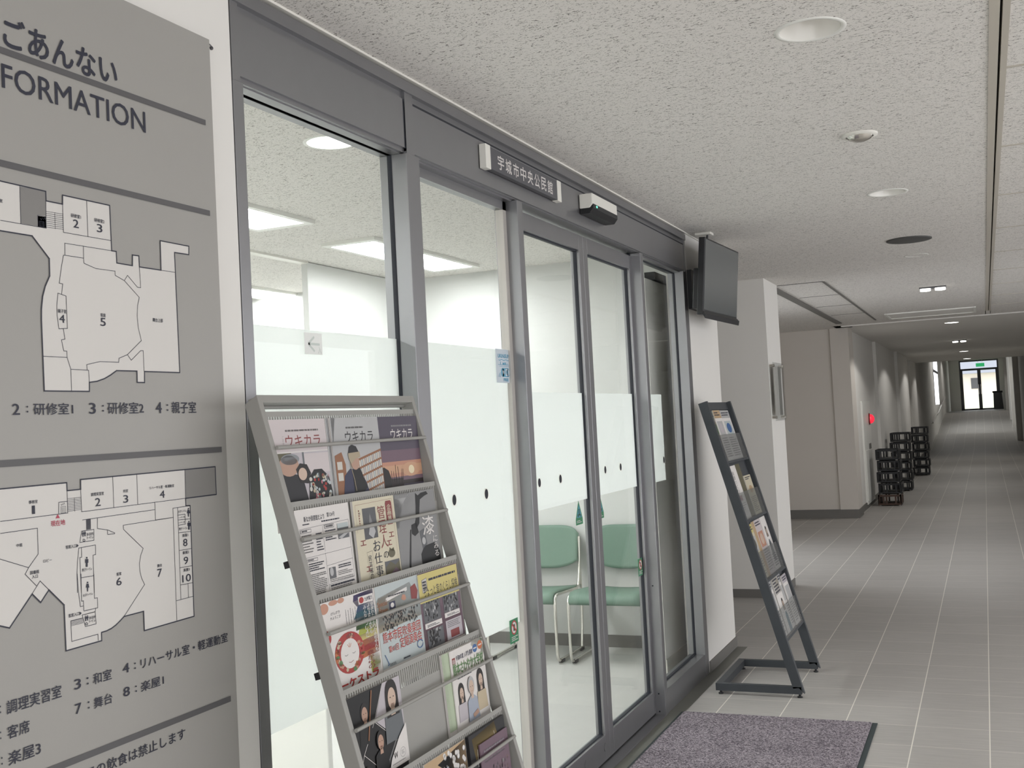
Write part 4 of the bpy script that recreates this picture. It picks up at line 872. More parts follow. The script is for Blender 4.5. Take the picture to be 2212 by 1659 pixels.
G1 = 'town magazines on the top shelf of the grey rack'
def c1(s):
    s.rect(P_('pale_pink'), 0, 0, 1, .385); s.scribble(P_('text_gray'), .27, .125, .86, .15, 1, .9, seed=2); s.text(P_('brick'), 'ウキカラ', .26, .19, .88, .335, .006)
    s.vtext(P_('text_gray'), 'この街で', .205, .20, .235, .34, 0)
    s.rect(P_('lilac'), 0, .40, 1, 1); s.up().rect(P_('olive'), 0, .40, .33, .50).rect(P_('slate'), .52, .40, .55, .62).rect(P_('pale_pink'), .55, .42, 1, .66)
    s.up().poly(P_('coat'), (0, .50), (.14, .52), (.24, .64), (.40, .66), (.50, .74), (.56, 1), (0, 1)); s.up().ell(P_('skin'), .27, .55, .17, .125); s.ell(P_('steel'), .30, .475, .16, .065)
    s.up().poly(P_('hair'), (.38, .60), (.46, .53), (.58, .55), (.64, .66), (.58, .78), (.44, .76)); s.up().ell(P_('skin2'), .49, .66, .075, .075)
    s.up().poly(P_('black'), (.60, .72), (.70, .62), (.84, .62), (.96, .72), (1, .90), (1, 1), (.56, 1)); s.up(); rd = random.Random(4)
    for i in range(46):
        x, y = rd.uniform(.60, .97), rd.uniform(.68, .99); s.ell(rd.choice([P_('pink'), P_('red'), P_('book'), P_('sky'), P_('straw'), P_('slate')]), x, y, rd.uniform(.012, .03), rd.uniform(.015, .035), 7)
mag(0, .013, .21, .235, 'pink and white magazine with two bowed heads, left on the top shelf', c1, G1, thick=.004)
def c2(s):
    s.rect(P_('gray2'), 0, 0, 1, .36); s.poly(P_('slate'), (.02, .0), (.10, 0), (.02, .36)); s.scribble(P_('text_gray'), .30, .12, .86, .145, 1, .9, seed=5); s.text(P_('coat'), 'ウキカラ', .27, .18, .86, .325, .006)
    s.rect(P_('gray2'), 0, .36, 1, 1); s.up().poly(P_('shelf_wood'), (.40, .56), (1, .43), (1, 1), (.40, 1)); s.up()
    for i in range(5):
        t = .11*i
        for j in range(14):
            x = .42+.041*j; y = .455+(1-x)*.22+t; s.rect(P_(('book', 'gray2', 'book', 'sky')[(i+j) % 4]), x, y, x+.034, y+.082)
    s.up().poly(P_('shelf_wood'), (.02, .48), (.16, .44), (.22, .60), (.20, 1), (.02, 1)); s.up().rect(P_('book'), .05, .56, .15, .66).rect(P_('book'), .05, .70, .15, .80)
    s.up().poly(P_('navy'), (.12, 1), (.18, .74), (.30, .66), (.48, .68), (.60, .84), (.66, 1)); s.up().poly(P_('black'), (.34, .68), (.50, .66), (.62, .92), (.50, 1), (.34, 1)); s.up().ell(P_('skin'), .41, .585, .088, .095)
    s.up().poly(P_('beige'), (.29, .54), (.28, .46), (.52, .45), (.53, .52), (.42, .54), (.33, .60)); s.poly(P_('coat'), (.29, .46), (.32, .38), (.38, .355), (.46, .38), (.50, .45)); s.line(P_('beige'), .002, (.30, .58), (.36, .80), (.38, .95))
mag(0, .238, .21, .235, 'grey magazine in the middle, with a person in a knit cap before bookshelves', c2, G1, lift=.007, thick=.004, lean=-.01)
def c2b(s):
    for i in range(9): s.line(P_('gray3' if i % 2 else 'slate'), .0012, (.1+.09*i, 0), (.2+.09*i, 1))
mag(0, .226, .045, .235, 'curled open pages of a magazine between the pink cover and the grey cover', c2b, G1, lift=.0035, thick=.003, base=P_('gray2'), lean=-.01)
def c3(s):
    s.rect(P_('mauve'), 0, 0, 1, .36); s.scribble(P_('gray1'), .36, .12, .85, .145, 1, .9, seed=8); s.text('paper', 'ウキカラ', .33, .175, .86, .325, .006)
    n = 12; cols = [P_('dusk'), P_('dusk'), P_('plum'), P_('plum'), P_('plum'), P_('salmon'), P_('sunset'), P_('sunset'), P_('salmon'), P_('plum'), P_('earth'), P_('mauve')]
    for i in range(n): s.rect(cols[i], 0, .36+.0533*i, 1, .36+.0533*(i+1))
    s.up().ell(P_('sunset'), .72, .75, .22, .10); s.up().ell(P_('sun'), .73, .755, .07, .06)
    s.up().poly(P_('hair'), (.0, .98), (.0, .72), (.08, .69), (.18, .74), (.22, .84), (.24, .98)); rd = random.Random(3)
    for i in range(7): x = .25+.04*i; s.line(P_('earth'), .0014, (x, .97), (x+rd.uniform(-.03, .05), rd.uniform(.66, .82)))
    s.rect(P_('earth'), .22, .86, .50, .99)
mag(0, .443, .21, .235, 'dark sunset magazine at the right end of the top shelf', c3, G1, lift=.003, thick=.003, base=P_('mauve'))

G2 = 'papers on the second shelf of the grey rack'
def c4(s):
    s.text('ink', '新なか図書館だより', .15, .085, .52, .15, .006).text('ink', '第124号', .57, .08, .72, .135, .006); s.scribble('ink', .46, .165, .80, .185, 1, .8, seed=4)
    s.scribble('ink', .12, .17, .30, .19, 1, .7, seed=6)
    for a, b in (((.06, .225), (.97, .205)), ((.06, .225), (.06, .53)), ((.47, .225), (.47, .53)), ((.05, .56), (.97, .545)), ((.47, .545), (.47, 1)), ((.47, .70), (.97, .68)), ((.47, .92), (.97, .90)), ((.97, .205), (.97, .9))): s.line('ink', .0006, a, b)
    for r in ((.07, .235, .26, .275), (.50, .22, .68, .265), (.12, .575, .32, .61)): s.rect('ink', *r); s.up().rect('paper', r[0]+.006, r[1]+.005, r[2]-.006, r[3]-.005).scribble('ink', r[0]+.02, r[1]+.008, r[2]-.02, r[3]-.004, 1, .75, seed=int(r[0]*90))
    s.scribble(P_('text_gray'), .08, .30, .27, .52, 7, .4, seed=11).scribble('ink', .33, .30, .45, .52, 7, .42, seed=12).scribble('ink', .50, .29, .70, .42, 5, .5, seed=13)
    s.rect(P_('sky'), .74, .235, .95, .29).rect(P_('gray3'), .74, .29, .95, .42); s.up().poly(P_('gray2'), (.74, .40), (.95, .33), (.95, .36), (.80, .42))
    s.rect(P_('olive'), .07, .585, .13, .72).scribble('ink', .15, .63, .42, .73, 4, .5, seed=14); s.scribble(P_('text_gray'), .06, .755, .44, 1, 12, .5, seed=15); s.rect(P_('gray3'), .50, .73, .62, .86); s.up().ell(P_('gray2'), .54, .78, .035, .05)
    s.scribble('ink', .68, .72, .92, .77, 2, .5, seed=16).scribble(P_('text_gray'), .66, .79, .94, .85, 3, .4, seed=17).scribble(P_('text_gray'), .5, .87, .94, .91, 2, .4, seed=18).scribble('ink', .50, .93, .95, .955, 1, .8, seed=19).scribble(P_('text_gray'), .5, .965, .9, 1, 2, .5, seed=20)
mag(1, .018, .205, .225, 'white library newsletter full of small print at the left of the second shelf', c4, G2, name='newsletter', thick=.003)
def c5(s):
    s.rect(P_('cream'), 0, 0, 1, 1)
    for a, b in (((.05, .055), (.95, .04)), ((.95, .04), (.95, 1)), ((.05, .055), (.05, .40))): s.line(P_('brick'), .0007, a, b)
    s.rect(P_('gray3'), .20, .11, .52, .50); s.up().poly(P_('gray2'), (.30, .44), (.36, .31), (.42, .31), (.47, .42), (.40, .50)).poly(P_('gray1'), (.335, .30), (.37, .18), (.415, .30)); s.up().line('ink', .0012, (.36, .31), (.40, .36), (.42, .31))
    s.vtext(P_('brick'), '企画展', .80, .11, .90, .32, .012); s.poly(P_('brick'), (.77, .09), (.79, .06), (.91, .06), (.93, .09), (.93, .34), (.91, .37), (.79, .37), (.77, .34)); s.up().vtext(P_('cream'), '企画展', .80, .10, .90, .33, .012)
    s.vtext(P_('brick'), '管理人', .56, .10, .735, .66, -.004, .1); s.text('ink', 'の', .60, .70, .715, .785, 0); s.vtext('ink', 'お仕事', .37, .52, .545, 1.0, .0, .14)
    s.scribble(P_('brick'), .11, .12, .13, .34, 7, .6, seed=3); s.vtext('ink', '民', .12, .15, .15, .18, 0)
    for u, v in ((.08, .50), (.78, .47), (.70, .57), (.15, .83)): s.text(P_('brick'), 'エ', u, v, u+.13, v+.065, .012)
    s.ell(P_('olive'), .80, .74, .085, .055); s.poly(P_('olive'), (.75, .71), (.76, .66), (.80, .69), (.86, .67), (.87, .72)); s.rect(P_('gray3'), .60, .83, .97, 1); s.up().poly(P_('olive'), (.62, .9), (.74, .84), (.86, .90), (.97, .85), (.97, 1), (.6, 1)); s.up().poly(P_('plum'), (.72, 1), (.86, .93), (.97, 1))
    s.line('ink', .0005, (.20, .66), (.20, 1)); s.line('ink', .0005, (.20, .66), (.33, .65), (.33, 1)); s.vtext('ink', '民芸館の', .225, .70, .30, 1.0, -.01)
mag(1, .236, .182, .225, 'cream exhibition leaflet with red and navy vertical lettering on the second shelf', c5, G2, name='leaflet', thick=.006, lift=.003)
def c6(s):
    s.rect(P_('gray1'), 0, 0, 1, 1); s.poly(P_('gray2'), (0, 0), (.38, 0), (.24, .10), (.12, .28), (.05, .45), (0, .45)); s.up()
    for i in range(5): s.line(P_('gray1'), .0012, *[(.06+.035*i+.3*(t/6)**1.6, .34-.05*i-.30*(t/6)**.8+.05*i) for t in range(7)])
    s.scribble(P_('gray1'), .02, .02, .36, .07, 1, .8, seed=9)
    s.up().poly(P_('black'), (.52, .02), (.58, .06), (.66, .03), (.80, .02), (.84, .06), (.74, .08), (.62, .12), (.58, .26), (.54, .44), (.44, .52), (.40, .48), (.46, .38), (.50, .20)); s.poly(P_('black'), (.34, .44), (.46, .42), (.50, .56), (.40, .60), (.33, .56)); s.poly(P_('gray3'), (.52, .55), (.64, .52), (.68, .74), (.56, .80)); s.poly(P_('black'), (.50, .86), (.60, .76), (.88, .74), (.98, .88), (.98, 1), (.50, 1)); s.up().ell(P_('gray2'), .60, .69, .045, .05); s.poly(P_('black'), (.30, .50), (.325, .50), (.22, 1), (.18, 1))
    s.text('paper', '漆', .60, .36, .90, .62, .006); s.vtext('paper', 'にみる', .84, .64, .95, .95, -.006, .2)
mag(1, .425, .205, .225, 'grey photographic leaflet with white lacquer lettering at the right of the second shelf', c6, G2, name='leaflet', thick=.003, base=P_('gray1'))

G3 = 'flyers on the third shelf of the grey rack'
def c7(s):
    s.rect('paper', 0, 0, 1, 1)
    cols = ['purple', 'purple', 'blue', 'teal', 'teal', 'green', 'lime', 'yellow', 'orange', 'red', 'orange', 'yellow', 'lime', 'lime']
    rd = random.Random(12)
    for i, c in enumerate(cols): v = .02+.068*i; s.poly(P_(c), (.66-rd.uniform(0, .12) if i < 11 else .78, v), (.98, v-.02), (.98, v+.055), (.66-rd.uniform(0, .12) if i < 11 else .80, v+.07))
    s.up().rect('paper', .68, .055, .97, .145); s.up().ell(P_('red'), .74, .10, .045, .036); s.text(P_('navy'), '九州電力', .80, .075, .95, .125, .008)
    s.vtext('paper', '生まれたばかりの赤ちゃんも', .90, .16, .965, .74, .012, .08).vtext('paper', 'よちよちのきみも', .83, .16, .89, .52, .012, .08).vtext('paper', 'みんないっしょに', .755, .17, .815, .55, .012, .08)
    s.text('ink', 'げんげき', .16, .13, .32, .165, 0).text('ink', '大よろこび', .14, .18, .33, .215, 0)
    for i in range(5): s.scribble('ink', .42+.045*i, .15+.015*(i % 2), .432+.045*i, .36, 14, .55, seed=30+i)
    s.ell(P_('salmon'), .05, .07, .08, .06); s.ell(P_('salmon'), .22, .03, .08, .03); s.ell(P_('salmon'), .36, .03, .06, .03); s.ell(P_('red'), .04, .40, .085, .085); s.up().text('paper', '入場', .0, .37, .08, .40, .01)
    s.ell(P_('red'), .42, .64, .27, .235, 28); s.up().ell('paper', .42, .65, .17, .17, 24); rd = random.Random(5)
    for i in range(34): t = rd.uniform(0, 6.28); r = rd.uniform(.80, 1.0); s.ell(P_(rd.choice(['orange', 'red', 'brick', 'salmon', 'green', 'straw'])), .42+.25*r*math.cos(t), .64+.21*r*math.sin(t), rd.uniform(.018, .04), rd.uniform(.015, .035), 8)
    s.up().line('ink', .0009, (.32, .655), (.35, .665), (.38, .655)).line('ink', .0009, (.46, .655), (.49, .665), (.52, .65)).line(P_('brick'), .001, (.38, .745), (.42, .755), (.47, .74)).line(P_('orange'), .0012, (.42, .53), (.42, .58)).line(P_('orange'), .0012, (.385, .54), (.41, .58)).line(P_('orange'), .0012, (.455, .54), (.43, .58))
    s.vtext(P_('brick'), '歳からの', .74, .70, .86, .92, .0)
    s.text(P_('red'), 'オーケストラ', .05, .925, .92, 1.03, .035)
mag(2, .018, .208, .225, 'colourful white orchestra flyer with a smiling red haired face, left of the third shelf', c7, G3, name='flyer', thick=.0035)
def c8(s):
    s.rect(P_('sky'), 0, 0, 1, 1); s.poly(P_('tan'), (.05, .14), (.80, .06), (1, .05), (1, .40), (0, .44), (0, .18)); s.poly(P_('straw'), (0, .44), (1, .40), (1, .52), (0, .56))
    s.up().poly('paper', (.22, .17), (.72, .11), (.72, .155), (.22, .215)).scribble('ink', .28, .15, .66, .18, 1, .6, seed=3); s.text(P_('shelf_wood'), 'Special', .02, .19, .24, .27, .03).text(P_('shelf_wood'), 'Stage', .05, .27, .24, .36, .03)
    s.rect(P_('navy'), .28, .23, .42, .32); s.up().ell('paper', .35, .275, .04, .03); s.poly(P_('salmon'), (.56, .24), (.60, .19), (.66, .20), (.68, .25), (.63, .27))
    s.poly(P_('brick'), (.80, .13), (.92, .10), (.97, .20), (.93, .30), (.80, .28)); rd = random.Random(8)
    for i in range(90): x, y = rd.uniform(.10, .92), rd.uniform(.36, .54); y += .03*abs(x-.5); s.ell(P_(rd.choice(['black', 'coat', 'hair'])), x, y, .012, .022, 6); s.ell(P_('skin2'), x, y-.024, .007, .008, 6)
    s.up()
    for t, u0, v0, u1, v1 in (('熊本市民吹奏楽団', .06, .565, .94, .70), ('定期演奏会', .42, .70, .94, .83), ('第41回', .16, .75, .38, .83)):
        s.text('paper', t, u0, v0, u1, v1, .045); s.up().text(P_('red'), t, u0, v0, u1, v1, .01)
    s.line(P_('blue'), .002, (.06, .83), (.10, .90), (.13, .96), (.10, .97)); s.line(P_('blue'), .002, *[(.88+.07*math.cos(t), .87+.05*math.sin(t)) for t in [i*.6 for i in range(11)]]); s.text('ink', '2025', .14, .955, .28, .985, .0).scribble('ink', .46, .955, .62, .98, 1, .7, seed=4)
mag(2, .226, .196, .225, 'pale blue brass band concert flyer with red outlined lettering on the third shelf', c8, G3, name='flyer', thick=.005, lift=.0035)
def c9(s):
    s.rect(P_('plum'), 0, 0, 1, 1); s.rect(P_('salmon'), .0, .36, .96, 1); s.up()
    rd = random.Random(9)
    for u0, v0, u1, v1 in ((.05, .36, .46, .66), (.54, .34, .93, .62), (.08, .76, .47, 1), ):
        s.rect(P_('gray3'), u0, v0, u1, v1); s.up()
        for i in range(46): x, y = rd.uniform(u0+.03, u1-.03), rd.uniform(v0+.02, v1-.02); s.ell(P_(rd.choice(['black', 'black', 'coat', 'gray2', 'gray1', 'hair'])), x, y, rd.uniform(.008, .025), rd.uniform(.01, .04), 6)
    s.rect('paper', .05, .665, .46, .735).rect('paper', .54, .625, .93, .69).rect(P_('lilac'), .54, .73, .95, .99); s.up().scribble('ink', .10, .69, .42, .725, 2, .5, seed=5).scribble('ink', .60, .65, .9, .68, 2, .5, seed=6).scribble(P_('text_gray'), .58, .75, .9, .84, 4, .4, seed=7); s.rect(P_('brick'), .64, .87, .86, .97)
    s.up()
mag(2, .424, .21, .235, 'dusky pink leaflet of old black and white photos at the right of the third shelf', c9, G3, name='leaflet', thick=.005, lift=.002)
def c9b(s):
    s.rect(P_('yellow'), 0, 0, 1, 1); s.poly('paper', (.08, .22), (.20, .17), (.20, .62), (.08, .66)); s.up().line('ink', .0008, (.08, .22), (.20, .17), (.20, .62), (.08, .66), (.08, .22)).scribble('ink', .095, .27, .185, .58, 3, .5, seed=2)
    s.scribble('ink', .25, .22, .94, .33, 1, .7, seed=7); s.text('ink', 'ちょっと昔のくらし探検', .10, .48, .97, .82, .0)
mag(2, .419, .205, .068, 'yellow title strip tucked in front of the old photo leaflet', c9b, G3, name='leaflet', top=.020, lift=.0095, thick=.0015, base=P_('yellow'))

G4 = 'flyers on the lower shelves of the grey rack'
def c10(s):
    s.rect(P_('black'), 0, 0, 1, 1); s.poly(P_('gray2'), (.64, 0), (1, 0), (1, 1), (.52, 1), (.84, .66), (.44, .38)); s.up().poly(P_('lilac'), (.66, 0), (1, 0), (1, .60), (.80, .66), (.46, .38))
    s.line('paper', .0012, (.66, 0), (.45, .37), (.20, .68), (.10, .88)).line('paper', .0012, (.44, .38), (.84, .72)).line('paper', .0012, (.20, .68), (.55, 1))
    s.up(); person(s, .28, .24, .085, P_('hair'), P_('skin'), P_('black')); s.up().line(P_('shelf_wood'), .004, (.44, .02), (.30, .55)); s.up(); person(s, .80, .20, .125, P_('hair'), P_('skin2'), P_('slate'), True); s.up()
    person(s, .50, .62, .085, P_('hair'), P_('skin'), P_('black')); s.up(); person(s, .22, .92, .08, P_('hair'), P_('skin2'), P_('black'))
    s.up().poly('paper', (.84, .68), (1, .56), (1, 1), (.60, 1), (.66, .88)); s.up().text(P_('hair'), 'W', .70, .83, .78, .90, .02).line(P_('gray1'), .0008, *[(.88+.055*math.cos(t), .87+.055*math.sin(t)) for t in [i*.52 for i in range(13)]]); s.scribble(P_('gray1'), .85, .845, .91, .895, 4, .4, seed=3).scribble(P_('text_gray'), .66, .95, .92, .965, 1, .5, seed=4)
mag(3, .018, .212, .225, 'black and white recital flyer with slanted portrait panels, left of the fourth shelf', c10, G4, name='flyer', thick=.002, base=P_('black'))
def c11(s):
    s.rect('paper', 0, 0, 1, 1); s.ell(P_('green'), .82, .03, .18, .05); s.ell(P_('pale_green'), .96, .16, .05, .08); s.up().rect(P_('brick'), .05, .10, .14, .20); s.up().text('paper', '募集', .06, .12, .13, .18, .0)
    s.text(P_('navy'), '令和8年度 入学生募集', .16, .085, .66, .155, .012); s.ell(P_('blue'), .74, .10, .07, .055); s.ell(P_('orange'), .90, .085, .075, .06); s.up().scribble('paper', .69, .09, .79, .11, 1, .9, seed=2).scribble('paper', .85, .075, .95, .095, 1, .9, seed=3)
    s.text(P_('pale_green'), '熊本さわやか大学校', .04, .17, .96, .34, .05); s.up().text(P_('green'), '熊本さわやか大学校', .05, .18, .95, .33, .012); s.scribble('ink', .14, .37, .78, .40, 1, .7, seed=6)
    s.up(); person(s, .20, .58, .09, P_('hair'), P_('skin2'), P_('lilac'), True); s.up(); person(s, .78, .53, .10, P_('hair'), P_('skin2'), P_('straw'), True); s.up(); person(s, .48, .56, .11, P_('gray2'), P_('skin2'), P_('shirt')); s.up().poly(P_('skin'), (.44, .92), (.60, .88), (.62, .94), (.46, .97))
mag(3, .462, .183, .225, 'white senior college flyer with three smiling people, right of the fourth shelf', c11, G4, name='flyer', thick=.002, lift=.008)
def c11b(s): s.rect(P_('pale_green'), 0, 0, 1, 1); s.line('paper', .002, (.03, 0), (.03, 1)); s.line(P_('gray1'), .0008, (.06, 0), (.06, 1)); s.rect(P_('olive'), .1, .02, .35, .09)
mag(3, .427, .205, .225, 'pale green leaflet half hidden behind the senior college flyer', c11b, G4, name='leaflet', thick=.006, lift=.001)
def c12(s):
    s.rect(P_('tan'), 0, 0, 1, 1); s.poly(P_('coat'), (.30, .10), (1, 0), (1, .55), (.62, .32)); s.up(); rd = random.Random(2)
    for i in range(30):
        x = rd.uniform(.45, .97); y = rd.uniform(.03, .40); s.ell(P_('gray1'), x+.008, y+.010, .034, .034, 10)
    s.up(); rd = random.Random(2)
    for i in range(30): x = rd.uniform(.45, .97); y = rd.uniform(.03, .40); s.ell('paper', x, y, .030, .030, 10)
    s.text('paper', '熊本県さわやか', .03, .16, .55, .30, .045); s.up().text(P_('blue'), '熊本県さわやか', .04, .17, .54, .29, .01); s.text('paper', '囲碁大会', .30, .30, .97, .55, .05); s.up().text(P_('navy'), '囲碁大会', .31, .31, .96, .54, .01)
    s.ell(P_('red'), .2, .7, .12, .10)
mag(4, .226, .198, .225, 'tan flyer with white beads and blue lettering on the fifth shelf', c12, G4, name='flyer', thick=.003)
def c13(s):
    s.rect(P_('coat'), 0, 0, 1, 1); s.poly(P_('gold'), (.08, .06), (.72, 0), (.78, .24), (.14, .34)); s.up()
    s.line('paper', .002, (.18, .44), (.20, .22)).line('paper', .002, (.28, .40), (.34, .18), (.38, .30)).line('paper', .002, (.46, .22), (.60, .20)).line('paper', .002, (.53, .20), (.52, .36)).line('paper', .002, (.68, .12), (.72, .26))
mag(4, .437, .20, .225, 'black and gold leaflet behind the purple flyer at the right of the fifth shelf', c13, G4, name='leaflet', thick=.008, lift=.001, base=P_('coat'), back=P_('coat'))
def c14(s):
    s.rect(P_('plum'), 0, 0, 1, 1); s.scribble(P_('lilac'), .12, .10, .86, .30, 3, .45, seed=4); rd = random.Random(6)
    for i in range(70): x, y = rd.uniform(.14, .92), rd.uniform(.36, .98); s.ell(P_(rd.choice(['hair', 'gray2', 'skin2', 'gray3', 'pale_pink'])), x, y, .03, .03, 7)
mag(4, .478, .158, .20, 'purple flyer with a small crowd photo, front right of the fifth shelf', c14, G4, name='flyer', top=.048, lift=.0115, thick=.003, base=P_('plum'), back=P_('plum'))

# ------------------------------------------------------------------ far brochure stand
QS = .2745; QC = 1/math.hypot(1, QS); QO = Vector((-1.309, 5.52, 1.494)); QD = Vector((QS*QC, 0, -QC)); QN = Vector((QC, 0, QS*QC))
def qk(p): return QO+RU*p[0]+QD*p[1]+QN*p[2]
QW = .58; QL = 1.474/QC
st = thing('brochure_stand', 'black slanted brochure stand on an open floor frame past the doors', 'rack', (-1.12, 5.81, 0))
for a in (0, QW-.028):
    MB(qk).prism([(a, 0, 0), (a, QL-.001, 0), (a, QL-.037*QC, -.02), (a, QL-.037, -.047), (a, 0, -.047)], (.028, 0, 0), 'rack_dark').build('side_bar', st, bevel=.001)
    MB().box(-1.348, -.918, QO.y+a, QO.y+a+.028, .018, .055, 'rack_dark').build('base_bar', st, bevel=.001)
    for x in (-1.325, -.93): MB().lathe((x, QO.y+a+.014, 0), [(.0, 0), (.013, 0), (.013, .006), (.006, .008), (.006, .019)], 'black_plastic', 14).build('foot', st)
MB().box(-1.348, -1.312, QO.y+.028, QO.y+QW-.028, .018, .055, 'rack_dark').build('base_cross_bar', st, bevel=.001)
MB(qk).box(.028, QW-.028, 0, .042, -.040, -.022, 'rack_dark').build('top_bar', st)
for x in (0, ): MB(qk).box(.028, QW-.028, .042, 1.268, -.032, -.027, 'rack_dark').build('back_panel', st)
TQ = [(.043, .332), (.345, .645), (.655, .958), (.965, 1.262)]
for b0, b1 in TQ:
    MB(qk).box(.028, QW-.028, b1-.006, b1+.006, -.027, -.003, 'rack_dark').build('shelf', st)
    MB(qk).box(.029, QW-.029, b1-.148, b1-.004, -.0065, -.0035, 'acrylic').build('clear_front', st)
def bro(k, a, w, top, label, draw, lift=0.0, thick=.004, h=None, base='paper', name='brochure'):
    b0, b1 = TQ[k]; h = h or (b1-.008-(b0+top))
    xf = lambda u, v, c: qk((a+u, b0+top+v, -.0265+lift+c+thick))
    s = Sheet(w, h, xf, thick, base); draw(s)
    return tag(rebase(s.mb.build(name), xf(w/2, h, 0)), label, 'brochure', 'brochures in the black slanted stand')
def d_text(c1_, c2_, seed, photo=None):
    def f(s):
        s.rect(P_(c1_), 0, 0, 1, .16); s.up().scribble('ink', .1, .04, .9, .13, 2, .5, seed=seed); s.scribble(P_('text_gray'), .1, .55, .9, .95, 9, .4, seed=seed+1); s.rect(P_(c2_), .12, .22, .88, .5)
        if photo: s.up().ell(P_(photo), .5, .36, .25, .10)
    return f
bro(0, .03, .18, .006, 'green and white brochure at the left of the black stand, topmost tray', d_text('pale_green', 'straw', 51, 'green'))
bro(0, .13, .16, .003, 'brochure with a tan heading in the middle of the topmost tray', d_text('tan', 'gray2', 53, 'lilac'), lift=.006)
bro(0, .315, .215, .004, 'white brochure with a blue picture at the right of the topmost tray', d_text('gray2', 'sky', 55, 'blue'))
bro(1, .032, .205, .006, 'white pamphlet with a small red block at the left of the second tray', lambda s: (s.rect('paper', 0, 0, 1, 1), s.vtext('ink', '健康づくり', .42, .1, .62, .52, .0), s.rect(P_('pink'), .35, .56, .68, .66), s.scribble(P_('text_gray'), .2, .7, .85, .98, 7, .4, seed=57))[0], thick=.006)
bro(1, .36, .17, .075, 'cream folded leaflet at the right of the second tray', d_text('cream', 'cream', 59, 'tan'), thick=.006, base=P_('cream'))
bro(1, .245, .12, .003, 'brown backed leaflet in the middle of the second tray', lambda s: s.rect(P_('olive'), 0, 0, 1, 1), thick=.002, base=P_('olive'))
bro(2, .032, .15, .010, 'yellow leaflet at the left of the third tray', d_text('yellow', 'gray2', 61, 'olive'), base=P_('cream'))
bro(2, .172, .06, .004, 'narrow tan leaflet between the yellow and the pink ones in the third tray', lambda s: s.rect(P_('tan'), 0, 0, 1, 1), base=P_('tan'), lift=.002)
bro(2, .238, .16, .004, 'pink leaflet with faces in the third tray', d_text('pale_pink', 'salmon', 63, 'skin2'), base=P_('pale_pink'))
def d_lady(s): s.rect('paper', 0, 0, 1, 1); s.up(); person(s, .5, .28, .14, P_('hair'), P_('skin2'), P_('slate'), True); s.up().scribble('ink', .1, .7, .9, .95, 6, .4, seed=65)
bro(2, .405, .145, .004, 'white leaflet with a dark haired portrait at the right of the third tray', d_lady)
bro(3, .032, .14, .006, 'plain white leaflet at the left of the lowest tray', d_text('gray2', 'gray2', 67))
def d_fig(s): s.rect('paper', 0, 0, 1, 1); s.rect(P_('cream'), 0, 0, 1, .3); s.up().scribble('ink', .1, .03, .85, .30, 5, .5, seed=69); person(s, .6, .50, .13, P_('hair'), P_('skin2'), P_('teal'), True)
bro(3, .18, .165, .004, 'leaflet with a figure in teal in the lowest tray', d_fig, lift=.003)
bro(3, .35, .09, .002, 'white booklet between the teal figure leaflet and the tall right one in the lowest tray', d_text('gray2', 'gray2', 71))
bro(3, .415, .135, .022, 'tall white leaflet at the right end of the lowest tray', d_text('lilac', 'gray2', 73), lift=.006, thick=.006)

# ------------------------------------------------------------------ pillar notice, hydrant cabinet, handrail
nh = thing('notice_holder', 'clear acrylic notice holder on standoffs on the white pillar', 'notice', (-1.503, 8.70, 1.35))
MB().box(-1.472, -1.468, 8.42, 8.90, 1.348, 1.80, 'glass').build('clear_panel', nh)
MB().box(-1.4745, -1.4725, 8.46, 8.62, 1.39, 1.77, 'map_light').box(-1.4745, -1.4725, 8.66, 8.78, 1.39, 1.77, 'sign_gray').build('paper_sheet', nh)
for y in (8.46, 8.86):
    for z in (1.375, 1.775): MB().tube([(-1.504, y, z), (-1.464, y, z)], .012, 'chrome', 12).build('standoff', nh)
pd = struct('door_4', MB().box(-1.64, -1.56, 9.021, 9.06, 0, 2.1, 'wall_paint').box(-1.62, -1.58, 9.06, 9.10, 0, 2.1, 'rack_dark'), 'edge of the door beside the pillar')
fc = thing('hydrant_cabinet', 'white recessed fire hose cabinet with a red lamp on the corridor wall', 'cabinet', (-1.58, 16.4, 0))
MB().box(-1.60, -1.572, 15.9, 16.95, .05, 1.50, 'white_metal').build('body', fc, bevel=.003)
MB().box(-1.574, -1.565, 15.95, 16.90, .10, .80, 'white_metal').build('door', fc, bevel=.003)
MB().box(-1.574, -1.568, 16.5, 16.8, .62, .88, 'base_gray').build('plate', fc)
MB().lathe((-1.572, 16.72, 1.235), [(.085, 0), (.085, .012), (.07, .02)], 'print_brick', 24, 'x').build('lamp_base', fc)
MB().lathe((-1.572, 16.72, 1.235), [(.07, .018), (.06, .05), (.035, .07), (0, .078)], 'red_lamp', 24, 'x').build('lamp', fc)
hr = thing('handrail', 'slim handrail rising beside the ramp on the corridor wall', 'handrail', (-1.53, 42, .1))
pth = [(-1.53, 36.6, .80), (-1.53, 40, 1.03), (-1.53, 41.5, 1.05), (-1.53, 49.2, 1.62)]
MB().tube(pth, .022, 'alu_light', 12).build('rail', hr)
for y, z in ((37, .81), (40.7, 1.02), (44.5, 1.25), (48, 1.51)): MB().tube([(-1.60, y, z-.05), (-1.54, y, z-.04), (-1.53, y, z)], .010, 'chrome', 8).build('bracket', hr)
bl = thing('litter_bin', 'dark bin beside the far glass doors', 'bin', (.62, 59.4, .93))
MB().prism([(.40, 59.2, .93), (.85, 59.2, .93), (.80, 59.2, 1.75), (.42, 59.2, 1.75)], (0, .4, 0), 'charcoal').build('body', bl)
MB().box(.38, .84, 59.18, 59.62, 1.75, 1.84, 'black_plastic').build('lid', bl)
ex = tag(rebase(MB().box(-.30, .10, 59.93, 59.97, 3.12, 3.30, 'exit_green').build('exit_sign'), (-.1, 59.95, 3.12)), 'small green exit sign above the far doors', 'sign')
